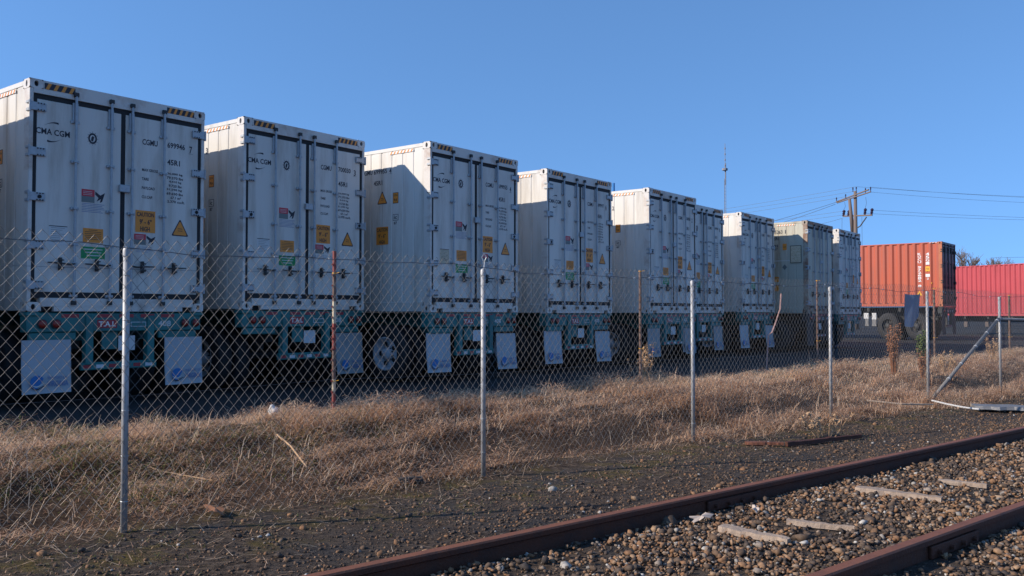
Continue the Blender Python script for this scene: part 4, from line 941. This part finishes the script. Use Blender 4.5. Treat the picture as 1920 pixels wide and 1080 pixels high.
# ------------------------------------------------------------------ utility pole and wires
up = empty('utility_pole', (26.6, 68.0, .1), 0); tag(up, 'wooden double utility pole with two crossarms rising behind the farthest white container', 'utility pole')
mb = MB(); mb.tube((0, 0, 0), (.02, 0, 10.75), .21, 'pole_wood', 12, .12); mb.build('pole', up, True)
mb = MB(); mb.tube((-.25, .2, 0), (-.12, .2, 7.5), .2, 'pole_wood', 12, .16); mb.tube((-.12, .2, 7.5), (-.36, .2, 10.2), .16, 'pole_wood', 12, .11); mb.build('leaning_pole', up, True)
def beam(mb, p, q, w, m): mb.tube(p, q, w, m, 4)
mb = MB(); beam(mb, (-.92, 1.3, 10.0), (.62, -1.5, 10.5), .055, 'pole_wood'); beam(mb, (-.92, 1.5, 10.1), (.58, -1.2, 10.7), .06, 'pole_wood'); mb.build('upper_crossarm', up)
mb = MB(); beam(mb, (-.62, .9, 8.9), (.82, -1.2, 8.75), .07, 'pole_wood'); mb.path([(.55, -.8, 8.65), (.25, -.3, 8.0), (.1, -.1, 7.9)], .05, 'wire_dark', 5); mb.build('lower_crossarm', up)
for x, y, z, h in ((-.98, 1.25, 10.15, .28), (-.5, .6, 10.3, .3), (.1, 0, 10.75, .35), (-.12, .1, 10.7, .38), (.45, -.9, 10.45, .42), (.68, -1.3, 10.5, .4)):
    m_ = MB(); m_.lathe([(.03, 0), (.03, h*.5), (.06, h*.55), (.035, h*.7), (.06, h*.8), (.02, h)], (x, y, z), (0, 0, 1), 'insulator', 8); m_.build('insulator', up)
for x, y, z in ((-.6, .85, 8.9), (-.35, .5, 8.85), (.45, -.7, 8.85), (.8, -1.1, 8.8)):
    m_ = MB(); m_.lathe([(.05, 0), (.11, .06), (.07, .12), (.12, .2), (.07, .27), (.13, .36), (.09, .46), (.02, .5)], (x, y, z), (.15, 0, 1), 'insulator', 10); m_.build('insulator', up)
def cable(a, b, sag, label, r=.010, drop=False):
    mb = MB(); a = Vector(a); b = Vector(b); P3 = [a.lerp(b, t/24)-Vector((0, 0, 4*sag*(t/24)*(1-t/24))) for t in range(25)]
    mb.path(P3, r, 'wire_dark', 4); return tag(mb.build('overhead_cable'), label, 'cable', 'overhead cables on the utility pole')
cable((26.7, 68, 11.2), (-7.3, 118, 11.2), .6, 'topmost overhead cable running left from the utility pole')
cable((26.5, 68.2, 10.85), (-7.5, 117, 10.9), .6, 'second overhead cable from the top running left from the pole')
cable((26.1, 68.6, 10.5), (-8, 118.5, 10.5), .6, 'third overhead cable from the top running left from the pole')
cable((26.75, 68, 11.2), (80, 66, 11.5), 1.25, 'topmost overhead cable running right from the utility pole')
cable((27.25, 66.8, 11.0), (80, 65, 11.2), 1.3, 'second overhead cable from the top running right from the pole')
cable((27.3, 66.7, 10.6), (80, 65.2, 10.95), 1.35, 'third overhead cable from the top running right from the pole')
cable((27.4, 66.9, 9.25), (80, 66, 9.7), 1.0, 'upper of two low overhead cables running right from the pole', .011)
cable((27.05, 67.3, 9.05), (80, 65.5, 9.4), .9, 'lower of two low overhead cables running right from the pole', .011)
cable((26.0, 68.9, 9.4), (-8, 118, 9.6), .5, 'upper of two low overhead cables running left from the pole', .011)
cable((26.2, 68.5, 9.1), (-8, 117, 9.3), .5, 'lower of two low overhead cables running left from the pole', .011)
cable((25.6, 69.2, 10.15), (17.0, 72.0, 7.9), .15, 'steep cable running down left from the end of the upper crossarm', .018)
cable((25.55, 69.3, 10.0), (17.5, 73.5, 7.5), .15, 'steep cable just below the first one, running down left from the crossarm', .018)
cable((26.0, 68.9, 8.85), (18.5, 73, 7.2), .1, 'short cable running down left from the lower crossarm', .012)
for k, (a, b, c_) in enumerate((((26.05, 68.7, 10.1), (26.0, 68.9, 9.4), 'left'), ((27.1, 67.2, 10.3), (27.05, 67.3, 9.3), 'right'))):
    mb = MB(); mb.path([a, (a[0]+.06, a[1], (a[2]+b[2])/2), b], .012, 'wire_dark', 4); tag(mb.build('jumper_wire'), f'vertical jumper wire between the two crossarms on the {c_} side of the pole', 'wire')
for k, (x, y, c_) in enumerate(((25.95, 69.0, 'left'), (26.95, 67.6, 'right'))):
    mb = MB(); mb.path([(x, y, 8.8), (x-.06 if k == 0 else x, y, 6), (x-.1 if k == 0 else x, y, .1)], .012, 'wire_dark', 4); tag(mb.build('down_wire'), f'long wire hanging down from the lower crossarm on the {c_} side of the pole', 'wire')
cable((42.5, 78, 6.3), (75, 74, 7.6), .2, 'lone cable at the right edge above the bare trees', .014)

# ------------------------------------------------------------------ radio mast, small pole
ms = empty('radio_mast', (97.2, 400, 0), 0); tag(ms, 'tall thin lattice radio mast far behind the containers', 'radio mast')
mb = MB(); w = .42
cn = [(w*math.cos(a), w*math.sin(a)) for a in (R(90), R(210), R(330))]
for x, y in cn: mb.tube((x, y, 0), (x, y, 63), .075, 'mast_grey', 4)
for k in range(42):
    z = k*1.5
    for i in range(3):
        a, b = cn[i], cn[(i+1) % 3]; mb.tube((*a, z), (*b, z+1.5), .04, 'mast_grey', 3, caps=False); mb.tube((*a, z), (*b, z), .04, 'mast_grey', 3, caps=False)
mb.build('lattice', ms)
mb = MB(); mb.tube((.3, 0, 60), (.3, 0, 70), .22, 'mast_grey', 6); mb.tube((.1, 0, 63), (.1, 0, 79), .12, 'mast_grey', 6)
for k in range(5): mb.tube((.1, 0, 66+k*2.6), (.1, 0, 66.7+k*2.6), .3, 'mast_grey', 6)
mb.build('antenna', ms)
mb = MB(); mb.lathe([(.4, 0), (1.3, 0), (1.3, .9), (1.2, .9), (1.2, .15), (.4, .15)], (0, 0, 67-.3-.0-.0-.0), (0, 0, 1), 'mast_grey', 8); mb.build('platform', ms)
sp = empty('thin_pole', (3.94, 34, ASPH), 0); tag(sp, 'thin dark pole with a blue tip behind the roof right of the fourth container', 'pole')
mb = MB(); mb.tube((0, 0, 0), (0, 0, 5.95), .045, 'dark_steel', 8); mb.build('shaft', sp); mb = MB(); mb.tube((0, 0, 5.951), (0, 0, 6.27), .05, 'logo_blue', 8); mb.build('tip', sp)

# ------------------------------------------------------------------ bare trees
def bare_tree(x, y, h, seed, label, spread=.62):
    r = random.Random(seed); root = empty('bare_tree', (x, y, 0), 0); tag(root, label, 'tree', 'bare trees behind the red container'); tk = MB(); cr = MB()
    def grow(p, d, L, rad, lev):
        q = p + d*L; mid_ = (p+q)/2 + Vector((r.gauss(0, .04), r.gauss(0, .04), 0))*L
        (tk if lev < 1 else cr).path([p, mid_, q], [rad, rad*.85, rad*.7], 'bark', 5 if lev < 2 else 3)
        if lev >= 6: return
        for k in range(3 if lev < 5 else 4):
            ax = Vector((r.gauss(0, 1), r.gauss(0, 1), r.gauss(0, .5))).normalized(); nd = (d + ax*spread*r.uniform(.6, 1.2) + Vector((0, 0, .12))).normalized()
            grow(p.lerp(q, r.uniform(.55, 1.0)) if k else q, nd, L*r.uniform(.62, .85), rad*.62, lev+1)
    grow(Vector((0, 0, 0)), Vector((0, 0, 1)), h*.27, h*.03, 0)
    tk.build('trunk', root); cr.build('crown', root); return root
bare_tree(41.3, 80, 8.9, 3, 'bare grey tree just right of the orange container, the taller of the two')
bare_tree(44.3, 82, 8.1, 8, 'lower bare tree above the red container, right of the taller one')
bare_tree(41.8, 86, 8.0, 12, 'small bare tree between and behind the two larger bare trees')
